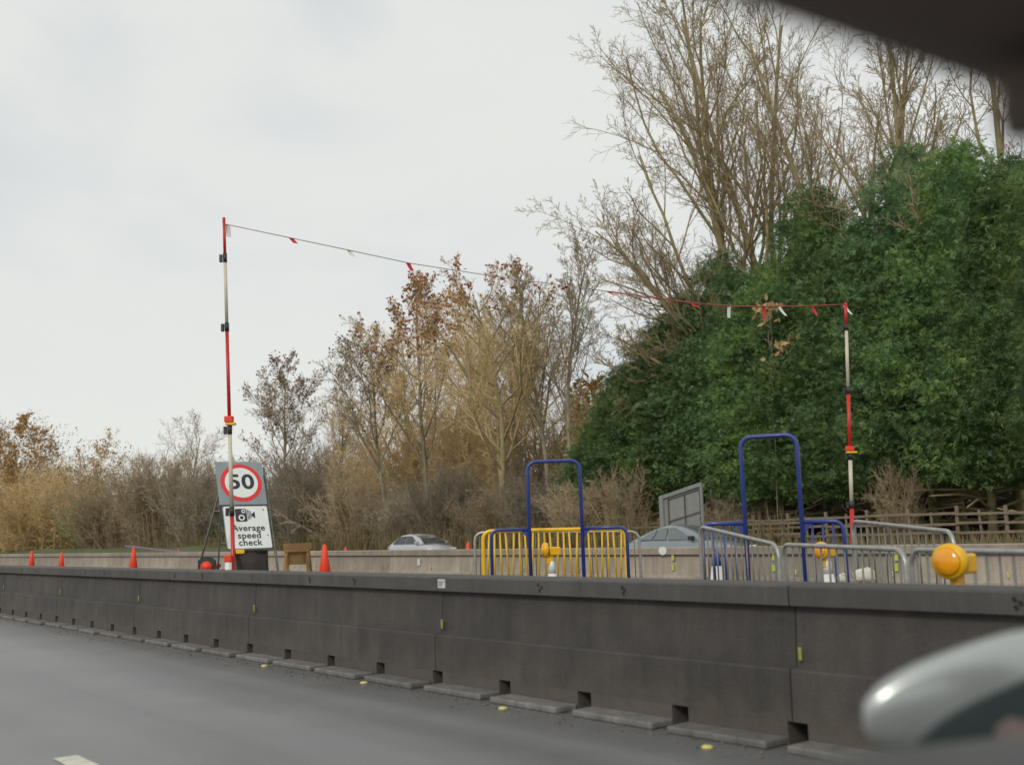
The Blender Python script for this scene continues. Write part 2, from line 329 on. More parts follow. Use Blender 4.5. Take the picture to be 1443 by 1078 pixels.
# ------------------------------------------------------------------ concrete barriers
ORD = ['first', 'second', 'third', 'fourth', 'fifth', 'sixth', 'seventh', 'eighth', 'ninth', 'tenth', 'eleventh', 'twelfth',
       'thirteenth', 'fourteenth', 'fifteenth', 'sixteenth', 'seventeenth', 'eighteenth', 'nineteenth', 'twentieth']
HB = .88
NF = 5.08                                        # cap front face of the near barrier
qj = qN(on(621, 930, NF+.02))[0]; qk = qN(on(1118, 900, NF+.02))[0]
UL = qk-qj                                       # unit length from two joints in the photograph
def unit_meshes(UL, near):
    g = .005; x0, x1 = g, UL-g; r = {}
    mb = MB(); mb.prism([(-.0, HB-.115), (0.0, HB-.012), (.012, HB), (.338, HB), (.35, HB-.012), (.35, HB-.115)], x0, x1); r['cap'] = mb.mesh('cap')
    mb = MB(); mb.prism([(.06, HB-.113), (.29, HB-.113), (.315, .44), (.345, .42), (.36, .13), (-.035, .13), (-.03, .405), (-.024, .416), (.035, .424)], x0, x1); r['body'] = mb.mesh('body')
    pitch = UL/4
    mb = MB(); w = pitch*.845
    mb.prism([(-.033, .002), (.36, .002), (.36, .132), (-.034, .132)], .0, w); r['foot'] = mb.mesh('foot')
    mb = MB(); mb.bev(0.005, w-.005, -.235, -.036, .0, .045, .012); r['pad'] = mb.mesh('pad')
    mb = MB(); mb.bev(-.011, .011, -.012, .0, -.036, .036, .004); r['reflector'] = mb.mesh('reflector')
    mb = MB(); mb.box(-.010, .010, -.002, .004, -.013, .013); r['lifting_hole'] = mb.mesh('lifting_hole')
    return r, pitch
UM, PITCHP = unit_meshes(UL, True)
def near_unit(q, label, sticker=False, seed=0):
    p = sN(q, NF); e = empty('concrete_barrier', p, RZ); rnd = random.Random(seed)
    tag(e, label, 'barrier', 'dark barrier units along the near side of the works')
    obj('cap', UM['cap'], M_cap, e); obj('body', UM['body'], M_dark, e)
    for k in range(4):
        x = .1+k*PITCHP
        obj('foot', UM['foot'], M_dark, e, (x, 0, 0)); obj('pad', UM['pad'], M_pad, e, (x+rnd.uniform(-.01, .01), rnd.uniform(-.02, .01), 0), (0, 0, rad(rnd.uniform(-1.2, 1.2))))
    obj('reflector', UM['reflector'], M_dimref, e, (.05, .012, .50))
    for xo in (.375*UL, .62*UL):
        for dx, dz in ((-.02, .028), (.018, 0), (-.004, -.034)):
            obj('lifting_hole', UM['lifting_hole'], M_hole, e, (xo+dx*.7+rnd.uniform(-.006, .006), 0, HB-.06+dz*.62), (0, rad(rnd.uniform(-40, 40)), 0))
    if sticker:
        MB().box(.0, .105, -.003, .003, -.035, .035).build('sticker', M_stick, e, loc=(.012, 0, HB-.055))
        mb = MB()
        for k in range(3): mb.box(.010, .09-.015*k, -.005, -.003, .012-.016*k, .018-.016*k)
        mb.build('sticker_print', M_sblack, e, loc=(.012, 0, HB-.055))
    return e
i0, i1 = -7, 2
for i in range(i0, i1+1):
    k = i-i0
    near_unit(qj+i*UL, {0: 'dark concrete barrier unit with small white sticker on its cap, in front of yellow railing',
                        1: 'dark concrete barrier unit behind the silver door mirror',
                        -1: 'dark concrete barrier unit ending at the sticker joint, in front of wooden trestle'}.get(
        i, 'dark roadside concrete barrier unit, %s along the row counted from the far left' % ORD[k]), i == 0, i+20)
# far row
NG = 13.25; ULF = 3.2
FM, PF = unit_meshes(ULF, False)
mb = MB(); mb.box(-.055, .055, -.006, .004, -.075, .075); PLAQ = mb.mesh('white_plaque')
q_left = -66.; nfar = 19
fu = [q_left+i*ULF for i in range(nfar)]
for i, q in enumerate(fu):
    e = empty('concrete_barrier', sN(q, NG), RZ)
    tag(e, 'pale brown concrete barrier unit on the far side of the works, %s from the left' % ORD[i], 'barrier', 'pale barrier units along the far side of the works')
    obj('cap', FM['cap'], M_conc, e); obj('body', FM['body'], M_conc, e)
    for k in range(4): obj('foot', FM['foot'], M_conc, e, (.1+k*PF, 0, 0))
    obj('reflector', FM['reflector'], M_amber, e, (.1, .0, .50)); obj('reflector', FM['reflector'], M_amber, e, (1.7, .0, .50))
def far_mark(px, py, m, me, name, label=None, sx=1):
    p = on(px, py, NG-.0); q, _ = qN(p)
    u = int((q-q_left)//ULF)
    if 0 <= u < nfar:
        par = [o for o in bpy.data.objects if o.name.startswith('concrete_barrier') and abs(qN(np.array(o.location))[0]-fu[u]) < .01 and abs(qN(np.array(o.location))[1]-NG) < .01][0]
        yy = .025 if p[2] > .42 and p[2] < HB-.12 else -.001
        obj(name, me, m, par, (q-fu[u], yy, p[2]))
mb = MB(); mb.bev(-.028, .028, -.012, .004, -.05, .05, .006); LIME = mb.mesh('lime_reflector')
for px, py in ((947, 785.5), (947, 799.5), (1089, 785), (1089, 800.5), (1262, 785), (1262, 800)): far_mark(px, py, M_lime, LIME, 'lime_reflector')
far_mark(589, 792, M_stick, PLAQ, 'white_plaque')
mb = MB(); mb.plate([(.09*math.cos(a), .07*math.sin(a)) for a in np.linspace(0, 2*math.pi, 14, endpoint=False)], -.008, .002)
far_mark(934, 776, M_white, mb.mesh('round_plaque'), 'round_plaque')
# yellow studs on the road beside the pads
for i, (px, py) in enumerate(((373, 939), (513, 963), (709, 999), (997, 1054))):
    p = ray(px, py); p = EYE+p*(-EYE[2]/p[2])
    o = MB().lathe([(.036, 0), (.032, .012), (.02, .018)], 12).build('road_stud', M_amber, loc=(p[0], p[1], .001))
    tag(o, 'small yellow road stud beside the barrier pads, %s from the left' % ORD[i], 'road stud', 'yellow studs at the barrier foot')

# ------------------------------------------------------------------ crowd barriers
def arc(cx, cz, r, a0, a1, n=6): return [(cx+r*math.cos(rad(a0+(a1-a0)*i/n)), 0, cz+r*math.sin(rad(a0+(a1-a0)*i/n))) for i in range(n+1)]
def rail_panel(name, pL, pR, hL, hR, m, mbar, label, nb=18, r=.021, rb=.0085, corner=.13, spread=0.):
    """pL, pR: ground points of the two ends (x, y); hL, hR: heights of the top rail above z=0"""
    pL = np.array(pL[:2]); pR = np.array(pR[:2]); v = pR-pL; Ln = np.linalg.norm(v)
    e = empty(name, (pL[0], pL[1], 0), math.atan2(v[1], v[0]))
    tag(e, label, 'railing', 'steel crowd control railings in the works')
    sl = lambda x: hL+(hR-hL)*x/Ln
    def sh(pts): return [(x, y, z+(sl(x)-1.0)) for x, y, z in pts]
    top = 1.0-r; c = corner
    path = [(r, 0, .30)] + arc(r+c, top-c, c, 180, 90) + arc(Ln-r-c, top-c, c, 90, 0) + [(Ln-r, 0, .30)]
    path = [(r, 0, .0-sl(0)+1.0)] + path + [(Ln-r, 0, .0-sl(Ln)+1.0)]
    MB().tube(sh(path), r, 10).build('frame', m, e)
    MB().tube(sh([(r, 0, .22), (Ln-r, 0, .22)]), r*.7, 8).build('lower_rail', m, e)
    for i in range(nb):
        x = .10+(Ln-.2)*i/(nb-1); dx = spread*(((i*37) % 7)/3-1)
        zt = top if .15 < x < Ln-.15 else top-.03
        MB().tube(sh([(x+dx, 0, .22), (x-dx, 0, zt)]), rb, 6).build('bar', mbar, e)
    for x in (.18, Ln-.18):
        MB().box(x-.02, x+.02, -.3, .3, .0, .012).box(x-.012, x+.012, -.012, .012, .01, sl(x)-1.0+.22).build('foot', m, e)
    return e
def portal(pL, pR, hL, hR, a, b, ht, label, nb=4):
    """blue railing with a tall hoop between a and b along its length"""
    pL = np.array(pL[:2]); pR = np.array(pR[:2]); v = pR-pL; Ln = np.linalg.norm(v)
    e = empty('hoop_railing', (pL[0], pL[1], 0), math.atan2(v[1], v[0]))
    tag(e, label, 'railing', 'blue railings with tall hoops')
    r = .024; sl = lambda x: hL+(hR-hL)*x/Ln
    for side in (0, 1):
        xs, xe = (r, a) if side == 0 else (Ln-r, b); sg = 1 if side == 0 else -1; c = .11
        pts = [(xs, 0, 0), (xs, 0, sl(xs)-r-c)] + [(xs+sg*(c-c*math.cos(rad(t))), 0, sl(xs)-r-c+c*math.sin(rad(t))) for t in range(15, 91, 15)] + [(xe, 0, sl(xe)-r)]
        MB().tube(pts, r, 10).build('side_frame', M_blue, e)
        MB().tube([(xs, 0, .2), (xe, 0, .2)], r*.75, 8).build('lower_rail', M_blue, e)
        for i in range(nb):
            x = xs+(xe-xs)*(i+1)/(nb+1); MB().tube([(x, 0, .2), (x, 0, sl(x)-r)], .012, 6).build('bar', M_blue, e)
        MB().plate([(xe, sl(xe)-r), (xe-sg*.13, sl(xe)-r), (xe, sl(xe)-.19)], -.006, .006).build('gusset', M_blue, e)
        MB().box(xs-.025 if side == 0 else xs-.025, xs+.025, -.32, .32, 0, .014).build('foot', M_blue, e)
    c = .13
    pts = [(a, 0, 0), (a, 0, ht-r-c)] + arc(a+c, ht-r-c, c, 165, 90, 5) + arc(b-c, ht-r-c, c, 90, 15, 5) + [(b, 0, ht-r-c), (b, 0, 0)]
    MB().tube(pts, r*1.12, 10).build('hoop', M_blue, e)
    return e
def hz(px, py, Y): return at(px, py, Y)[2]
# left group: blue hoop in front, yellow behind it, grey behind that
B1L, B1R = at(690, 760, 15.5), at(886, 760, 15.5); W = B1R[0]-B1L[0]
portal(B1L, B1R, hz(700, 744.5, 15.5), hz(880, 740.5, 15.5), at(746.5, 760, 15.5)[0]-B1L[0], at(821, 760, 15.5)[0]-B1L[0], hz(781, 647.5, 15.5),
       'blue tubular railing with tall hoop in front of the yellow railing', 0)
rail_panel('crowd_railing', at(678, 760, 15.95), at(884, 760, 15.95), hz(690, 745.5, 15.95), hz(875, 741.5, 15.95), M_yell, M_yell,
           'bright yellow tubular railing with upright bars between two grey railings', 22, .029, .0145, .12, .02)
rail_panel('crowd_railing', at(667, 760, 16.4), at(903, 760, 16.2), hz(680, 748, 16.4), hz(895, 747, 16.2), M_galv, M_bar,
           'grey steel railing sticking out behind the yellow railing', 12, .021, .007)
# right group
B2L, B2R = at(987, 760, 12.9), at(1193, 760, 12.3)
t = B2R-B2L; t2 = t/np.linalg.norm(t[:2])
def along(px, base, t2):      # distance along a ground line seen at a pixel column
    v = ray(px, 750); A = np.array([[t2[0], -v[0]], [t2[1], -v[1]]]); return np.linalg.solve(A, EYE[:2]-base[:2])[0]
portal(B2L, B2R, hz(995, 735.5, 12.9), hz(1185, 731, 12.3), along(1051, B2L, t2), along(1131, B2L, t2), hz(1087, 611.5, 12.6),
       'blue tubular railing with tall hoop beside the red and white pole', 3)
rail_panel('crowd_railing', at(985.5, 760, 12.4), at(1098, 770, 10.55), hz(985, 738.5, 12.4), hz(1097, 765, 10.55), M_galv, M_bar,
           'grey steel railing slanting down in front of the blue hoop railing', 15, .021, .009)
pa, pb = at(1101, 770, 10.5), at(1443, 770, 6.9)
pm = pa+(pb-pa)*.615; pc = pa+(pb-pa)*1.23
rail_panel('crowd_railing', pa, pm, hz(1101, 764, 10.5), hz(1300, 766.5, 7.85) if False else 1.02, M_galv, M_bar,
           'grey steel railing end-on below the right-hand orange lamp', 15, .021, .009)
rail_panel('crowd_railing', pm+(pb-pa)*.012, pc, 1.02, 1.02, M_galv, M_bar, 'nearest grey steel railing at the right edge, beside the yellow lamp', 15, .021, .009)
rail_panel('crowd_railing', at(1202, 760, 12.1), at(1345, 760, 9.6), hz(1204, 731, 12.1), hz(1340, 746, 9.6), M_galv, M_bar,
           'grey steel railing right of the red and white pole, in front of wooden fence', 15, .021, .008)

# ------------------------------------------------------------------ goal post poles and bunting
def pole(name, base_px, top_px, bands, Y, label, rpx=2.7, clips=(), flip=1):
    pt = at(*top_px, Y); bx = at(*base_px, Y)
    bt = bx+(bx-pt)*(bx[2]-0)/(pt[2]-bx[2])          # carry the axis down to the ground
    e = empty(name, (bt[0], bt[1], 0)); tag(e, label, 'pole', 'red and white goal post poles')
    ax = pt-bt; R0 = rpx*Y/FPX
    def P(py):
        tt = (base_px[1]-py)/(base_px[1]-top_px[1]); p = at(base_px[0]+(top_px[0]-base_px[0])*tt, py, Y)
        return (p-np.array([bt[0], bt[1], 0]))
    for k, (y0, y1, m, nm) in enumerate(bands):
        a = P(y0); b = P(y1) if y1 is not None else np.array([0, 0, 0.]); r = R0*(.74+.30*k/len(bands))
        if nm == 'collar':
            r *= 1.3
        MB().tube([a, b], r, 14).build(nm, m, e)
        if nm == 'collar':
            MB().bev(-.9*r-.03*flip-.02, -.9*r-.03*flip+.02, -.02, .02, -.06, .045, .006).build('lever', M_black, e, loc=tuple((a+b)/2))
    for py, dx in clips:
        c = P(py); MB().bev(-R0*1.6-dx, R0*1.8, -R0*1.5, R0*1.5, -.03, .05, .008).build('red_clamp', M_orange, e, loc=(c[0], c[1], c[2]+.05))
        MB().bev(-R0*1.8, R0*3.0, -R0*1.7, R0*1.2, -.022, .012, .006).build('yellow_clip', M_yell, e, loc=(c[0], c[1], c[2]))
    return e, pt, bt
PY1, PY2 = 14.0, 18.0
e1, top1, b1 = pole('striped_pole', (329, 802), (315.5, 307), [(307, 360, M_red, 'red_section'), (357, 370, M_black, 'collar'), (367, 458, M_cream, 'white_section'),
     (455, 467, M_black, 'collar'), (465, 600, M_red, 'red_section'), (599, 612, M_black, 'collar'), (610, 716, M_cream, 'white_section'), (714, 727, M_black, 'collar'),
     (725, None, M_red, 'red_section')], PY1, 'tall red and white telescopic pole in front of the 50 sign', 2.9, ((597, .02),))
c = at(322, 786, PY1-.1)
MB().lathe([(.045, 0), (.045, c[2]-.06), (.03, c[2]-.05)], 14).build('white_sleeve', M_white, e1, loc=(c[0]-b1[0], c[1]-b1[1], 0.))
MB().bev(-.045, .045, -.045, .045, c[2]-.05, c[2]+.04, .01).build('red_clamp', M_orange, e1, loc=(c[0]-b1[0], c[1]-b1[1], 0))
c = at(338, 778, PY1-.06)
MB().bev(-.05, .06, -.02, .02, -.02, .035, .008).build('yellow_clip', M_yell, e1, loc=(c[0]-b1[0], c[1]-b1[1], c[2]))
MB().bev(-.32, .32, -.32, .32, 0, .07, .02).build('base', M_black, e1)
e2, top2, b2 = pole('striped_pole', (1201.5, 760), (1191.5, 426.5), [(426.5, 459, M_red, 'red_section'), (457, 466, M_black, 'collar'), (464.5, 547, M_cream, 'white_section'),
     (545, 555, M_black, 'collar'), (553, 638, M_red, 'red_section'), (637, 648, M_black, 'collar'), (646, 708, M_cream, 'white_section'), (706, 716, M_black, 'collar'),
     (714, None, M_red, 'red_section')], PY2, 'red and white telescopic pole in front of the dark conifers', 2.9, ((637, .01),))
MB().bev(-.32, .32, -.32, .32, -.14, .07, .02).build('base', M_black, e2)
rope_px = [(317, 316), (412, 336), (493, 353), (577, 371), (635, 380), (720, 393), (800, 403), (858, 411), (975, 427), (1030, 431.5), (1077, 432), (1147, 431), (1191.5, 429)]
def ropeY(px): a = (px-317)/(1191-317); return 1/((1-a)/PY1+a/PY2)
rp = [at(x, y, ropeY(x)) for x, y in rope_px]
br = empty('bunting_rope', rp[0]); tag(br, 'thin rope of red and white tags strung between the two striped poles', 'bunting')
o0 = rp[0]
M_rope = mat('rope_fibre', (.42, .34, .30), (.36, .28, .25), 9, .8); M_roper = mat('red_rope', (.36, .09, .06), (.3, .07, .05), 9, .8)
MB().tube([p-o0 for p in rp[:8]], .0065, 6).build('rope', M_rope, br); MB().tube([p-o0 for p in rp[7:]], .011, 6).build('rope', M_roper, br)
def flag(px, py, m, ang, ln=.125, w=.058):
    i = max(j for j in range(len(rope_px)-1) if rope_px[j][0] <= px); (xa, ya), (xb, yb) = rope_px[i], rope_px[i+1]
    y = ya+(yb-ya)*(px-xa)/(xb-xa); p = at(px, y, ropeY(px))-o0
    a = rad(ang); s, c = math.sin(a)*ln, -math.cos(a)*ln
    mb = MB(); n = 4; vs = []
    for k in range(n+1):
        tt = k/n; b = .018*math.sin(tt*3)
        vs += [(-w/2+s*tt, b-.03*tt, c*tt), (w/2+s*tt, b+.02*tt, c*tt)]
    vs += [(x, y+.004, z) for x, y, z in vs]; q = 2*(n+1)
    fs = [(2*k, 2*k+1, 2*k+3, 2*k+2) for k in range(n)]+[(q+2*k, q+2*k+2, q+2*k+3, q+2*k+1) for k in range(n)]
    mb.add(vs, fs, True); mb.build('tag', m, br, loc=tuple(p))
for px, m, ang, ln in ((321, M_white, 3, .17), (410, M_red, 40, .10), (492, M_white, 30, .10), (575, M_red, 25, .12), (800, M_red, -60, .1), (857, M_red, 60, .11), (972, M_red, 60, .15),
                       (1027.5, M_white, -5, .16), (1076.5, M_red, 2, .16), (1097, M_white, 35, .16), (1144, M_red, 25, .15), (1189, M_white, 35, .17)):
    flag(px, 0, m, ang, ln*ropeY(px)/14)

# ------------------------------------------------------------------ speed limit sign on its frame
LEAN, YAW = rad(24), rad(31)
SY = 15.2
pc = at(353.5, 773.5, SY)
sg = empty('speed_sign', (pc[0], pc[1], 0), YAW)
tag(sg, 'grey and white 50 limit and average speed check sign leaning on a steel stand', 'road sign')
PL = Matrix.Translation((0, 0, pc[2])) @ Matrix.Rotation(-LEAN, 4, 'X')        # plate frame: x right, z up the plate, -y to the viewer
def onplate(o): o.matrix_local = PL; return o
def rrect(x0, x1, z0, z1, r, n=4):
    pts = []
    for cx, cz, a in ((x1-r, z0+r, -90), (x1-r, z1-r, 0), (x0+r, z1-r, 90), (x0+r, z0+r, 180)):
        pts += [(cx+r*math.cos(rad(a+90*i/n)), cz+r*math.sin(rad(a+90*i/n))) for i in range(n+1)]
    return pts
S = .66
p2 = onplate(MB().plate(rrect(-.335, .315, 0, .665, .03), -.012, .006).build('lower_plate', M_sgrey, sg))
onplate(MB().plate(rrect(-.328, .308, .007, .658, .027), -.016, -.0125).build('white_face', M_swhite, p2)).matrix_local = Matrix()
UPX = -.022
p1 = onplate(MB().plate([(-.345+UPX, .69), (.345+UPX, .69), (.345+UPX, 1.33), (.295+UPX, 1.385), (-.345+UPX, 1.385)], -.012, .006).build('upper_plate', M_sgrey, sg))
def disc(r, y0, y1, cx, cz, n=40, r2=None):
    return MB().plate([(cx+r*math.cos(2*math.pi*i/n), cz+r*math.sin(2*math.pi*i/n)) for i in range(n)], y0, y1)
def child(o): return o
disc(.302, -.0155, -.0125, UPX+.005, 1.04).build('red_ring', M_sred, p1)
disc(.242, -.0185, -.0158, UPX+.005, 1.04).build('white_disc', M_swhite, p1)
def text(body, size, cx, cz, y, parent, name, m, bold=.0, sx=1.):
    cu = bpy.data.curves.new('t', 'FONT'); cu.body = body; cu.size = size; cu.align_x = 'CENTER'; cu.align_y = 'CENTER'
    cu.extrude = .0012; cu.offset = bold; cu.space_character = 1.06
    to = bpy.data.objects.new('t', cu); COL.objects.link(to); bpy.context.view_layer.update()
    me = bpy.data.meshes.new_from_object(to.evaluated_get(bpy.context.evaluated_depsgraph_get())); bpy.data.objects.remove(to)
    me.materials.clear()
    o = obj(name, me, m, parent, (cx, y, cz), (rad(90), 0, 0)); o.scale = (sx, 1, 1); return o
text('50', .325, UPX+.0, 1.042, -.0205, p1, 'numerals', M_sblack, .008, 1.16)
for s_, z_ in (('Average', .315), ('speed', .2), ('check', .09)):
    text(s_, .132, -.0, z_, -.0185, p2, 'lettering', M_sblack, .0018, 1.04)
# camera pictogram
ig = M_sblack
MB().plate(rrect(-.165, .0, .42, .62, .02), -.0195, -.0165).build('camera_symbol', ig, p2)
disc(.046, -.0225, -.0198, -.08, .48, 24).build('lens_ring', M_swhite, p2); disc(.026, -.0255, -.0228, -.08, .48, 24).build('lens', ig, p2)
disc(.03, -.0225, -.0198, -.045, .578, 20).build('lens_ring', M_swhite, p2); disc(.015, -.0255, -.0228, -.045, .578, 20).build('lens', ig, p2)
for k, (xa, za, zb) in enumerate(((.012, .445, .605), (.032, .455, .595), (.052, .465, .585))):
    MB().box(xa, xa+.009, -.0195, -.0165, za, zb).build('bellows', ig, p2)
MB().plate([(.07, .495), (.095, .495), (.095, .475), (.118, .475), (.118, .565), (.095, .565), (.095, .545), (.07, .545)], -.0195, -.0165).build('flash', ig, p2)
for bx, bz in ((-.27, .6), (.25, .6), (.27, .2)): disc(.011, -.0205, -.0165, bx, bz, 8).build('bolt', M_steel, p2)
# stand: two leaning front rails, back legs, rungs
def pp(x, y, z): return tuple((PL @ Vector((x, y, z))))
down = pc[2]/math.cos(LEAN)
for x in (-.24, .36):
    MB().tube([pp(x, .03, -down+.03), pp(x, .03, 1.30)], .016, 8).build('front_rail', M_steel, sg)
tb = pp(0, .03, 1.2)
for x0, x1 in ((-.24, -.62), (.36, .42)):
    MB().tube([pp(x0, .05, 1.2), (x1, tb[1]+.75, 0.)], .016, 8).build('back_leg', M_steel, sg)
for zz in (-.5, .12, .62, 1.12):
    MB().tube([pp(-.44, .05, zz), pp(.40, .05, zz)], .012, 6).build('rung', M_steel, sg)
MB().tube([(-.55, -.2, 0), (-.44, -.05, 1.72)], .013, 8).build('side_rod', M_black, sg)
# dark ballast board below
pb_ = at(360, 789, SY+.05)
bo = empty('ballast_bag', (pb_[0], pb_[1]-.1, 0), YAW); tag(bo, 'dark brown rubber ballast sheet hanging below the speed sign', 'ballast')
M_ball = mat('ballast_rubber', (.035, .028, .024), (.05, .04, .034), 5, .8, bump=.3, bscale=25)
mb = MB(); nx, nzv = 8, 6; vs = []
for s_ in (0, 1):
    for i in range(nx+1):
        for j in range(nzv+1):
            x = -.245+.49*i/nx; z = (pb_[2]+.13)*j/nzv; w = .02*math.sin(i*1.1)+.012*math.sin(j*1.3+i)
            vs.append((x+.025*(1-j/nzv)*(1 if x > 0 else -1), (.06 if s_ else 0)+w+.12*(j/nzv), z))
n1 = (nx+1)*(nzv+1); ix = lambda s_, i, j: s_*n1+i*(nzv+1)+j; fs = []
for s_ in (0, 1):
    for i in range(nx):
        for j in range(nzv): fs.append((ix(s_, i, j), ix(s_, i+1, j), ix(s_, i+1, j+1), ix(s_, i, j+1)))
for i in range(nx): fs += [(ix(0, i, 0), ix(1, i, 0), ix(1, i+1, 0), ix(0, i+1, 0)), (ix(0, i, nzv), ix(0, i+1, nzv), ix(1, i+1, nzv), ix(1, i, nzv))]
for j in range(nzv): fs += [(ix(0, 0, j), ix(0, 0, j+1), ix(1, 0, j+1), ix(1, 0, j)), (ix(0, nx, j), ix(1, nx, j), ix(1, nx, j+1), ix(0, nx, j+1))]
mb.add(vs, fs, True); mb.build('sheet', M_ball, bo)
MB().tube([(-.245, .13, pb_[2]+.13), (.245, .13, pb_[2]+.13)], .014, 8).build('hanging_bar', M_steel, bo)

# ------------------------------------------------------------------ cones, lamps, trestle, sandbags
def make_cone(h, orange=True, tipm=None):
    e = empty('traffic_cone'); rr = .165*h
    prof = [(rr*1.0, .05), (rr*.9, .07*h+.02)]
    MB().bev(-.24*h, .24*h, -.24*h, .24*h, 0, .045, .015).build('base', M_black if orange else M_bluec, e)
    z = [.045, .30*h, .62*h, .80*h, h]; R = lambda zz: rr*(1-zz/h)+.022*h*(zz/h)+.012
    if orange:
        MB().lathe([(R(.045), .045), (R(h*.97), h*.97), (.012, h)], 20).build('body', M_orange, e)
    else:
        MB().lathe([(R(.04)*1.05, .04), (R(.16)+.01, .17), ], 20).build('skirt', M_bluec, e)
        MB().lathe([(R(.16), .165), (R(h*.78), h*.78)], 20).build('body', M_white, e)
        MB().lathe([(R(h*.78)+.001, h*.78), (R(h*.97), h*.97), (.012, h)], 20).build('tip', tipm, e)
    return e
def sleeve(e, h, z0, z1):
    rr = .165*h; R = lambda zz: rr*(1-zz/h)+.022*h*(zz/h)+.015
    MB().lathe([(R(z0), z0), (R(z1), z1)], 20).build('white_sleeve', M_white, e)
def place_cone(px, py_tip, Y, label, group, orange=True, gz=0., slv=False, h=None):
    p = at(px, py_tip, Y); hh = h or (p[2]-gz)
    e = make_cone(hh, orange, M_bluec if px == 1008.5 else M_white); e.location = (p[0], p[1], gz); e.rotation_euler = (0, 0, px*.7)
    if slv: sleeve(e, hh, .25*hh, .5*hh)
    return tag(e, label, 'traffic cone', group)
g = 'orange cones standing in the works'
place_cone(457.5, 766.5, 21.5, 'orange traffic cone just right of the wooden trestle', g)
place_cone(188.5, 771, 33, 'orange traffic cone standing alone left of the speed sign', g)
place_cone(87, 778, 40, 'blurred orange traffic cone, second from the left edge', g)
place_cone(45, 776, 41, 'blurred orange traffic cone, leftmost of all the cones', g)
g = 'small far cones on the opposite carriageway'
place_cone(251.5, 773, 60, 'tiny far orange and white cone, left one of the pair left of the sign', g, True, -.14, True)
place_cone(282.5, 776, 56, 'tiny far orange and white cone, right one of the pair left of the sign', g, True, -.14, True)
place_cone(487, 770.5, 40, 'tiny far orange cone just right of the big cone by the trestle', g, True, -.14)
place_cone(659.5, 763, 34, 'small orange and white cone to the right of the silver hatchback', g, True, -.14, True)
g = 'blue and white cones among the railings'
c1 = place_cone(1008.5, 774, 13.6, 'blue and white cone behind the slanting grey railing', g, False)
c2 = place_cone(1165, 783, 11.6, 'blue and white cone with orange lamp behind the grey railing', g, False)
c3 = place_cone(777.5, 789, 14.9, 'white cone behind the blue hoop in front of yellow railing bars', g, False)
c4 = place_cone(1340, 822, 6.5, 'blurred blue and white cone hidden below the large yellow lamp', g, False)
def lamp(px, py, Y, size, label, yaw=0.):
    """road danger lamp: round lens head on one side, battery box on the other"""
    p = at(px, py, Y); e = empty('road_lamp', tuple(p), yaw); tag(e, label, 'lamp', 'orange road danger lamps')
    s = size
    MB().bev(-.02*s, .12*s, -.05*s, .05*s, -.045*s, .055*s, .014*s).build('battery_box', M_lamp, e)
    mb = MB().lathe([(.045*s, -.03*s), (.085*s, -.028*s), (.09*s, 0), (.085*s, .028*s), (.045*s, .03*s)], 20)
    mb.v = [(z-.06*s, x, y+.02*s) for x, y, z in mb.v]; h = mb.build('lens_ring', M_lamp, e)
    mb = MB().lathe([(.07*s, .03*s), (.062*s, .042*s), (.03*s, .05*s)], 20); mb.v = [(-z-.06*s, x, y+.02*s) for x, y, z in mb.v]; mb.build('lens', M_lens, e)
    MB().bev(-.045*s, .03*s, -.022*s, .022*s, -.15*s, -.04*s, .008*s).build('bracket', M_lamp, e)
    return e
lamp(1163, 778, 11.6, 1.05, 'orange road lamp on the cone at the grey railing', rad(35))
lamp(775.5, 777, 14.9, 1.15, 'orange road lamp in front of the yellow railing', rad(8))
lamp(1348, 796, 6.5, 1.2, 'large blurred yellow road lamp at the right edge', rad(40))
# fallen cone with dark base towards us
p = at(291.5, 797, 14.6)
e = empty('fallen_cone', (p[0], p[1], 0)); tag(e, 'fallen orange cone showing its dark octagonal base left of the speed sign', 'traffic cone')
zc = p[2]+.03
R8 = .125
MB().plate([(R8*1.0*math.cos(rad(22.5+45*i)), zc+R8*.82*math.sin(rad(22.5+45*i))) for i in range(8)], -.03, .03).build('base', M_black, e)
mb = MB().lathe([(.075, -.05), (.078, .0), (.03, .6), (.02, .62)], 18); mb.v = [(x, z, y*1.0+zc-.045) for x, y, z in mb.v]; mb.build('body', M_orange, e)
MB().box(-.07, .07, .05, .6, 0, zc-.1).build('block', M_black, e)
# wooden trestle
p0, p1_ = at(400.5, 766, 17), at(440, 766, 17); w = p1_[0]-p0[0]; zt = p0[2]
e = empty('wooden_trestle', ((p0[0]+p1_[0])/2, 17, 0), rad(-4)); tag(e, 'small tan wooden trestle between the speed sign and orange cone', 'trestle')
MB().bev(-w/2, w/2, -.06, -.03, zt-.095, zt, .004).build('board', M_wood, e)
MB().bev(-w/2+.02, w/2-.03, -.09, -.061, zt-.135, zt-.096, .004).build('rail', M_wood, e)
MB().bev(-w/2+.035, w/2-.035, -.015, .012, zt-.33, zt-.11, .003).build('panel', M_wood, e)
for sx in (-1, 1):
    for sy in (-1, 1):
        x0 = sx*(w/2-.055); mb = MB(); x1 = x0+sx*.06; y1 = -.03+sy*.25
        a = np.array([x0, -.045+sy*.025, zt-.10]); b = np.array([x1, y1, 0])
        mb.add([a+(-.02, 0, 0), a+(.02, 0, 0), b+(.02, 0, 0), b+(-.02, 0, 0), a+(-.02, .025, 0), a+(.02, .025, 0), b+(.02, .025, 0), b+(-.02, .025, 0)],
               [(0, 1, 2, 3), (7, 6, 5, 4), (0, 4, 5, 1), (1, 5, 6, 2), (2, 6, 7, 3), (3, 7, 4, 0)]); mb.build('leg', M_wood, e)
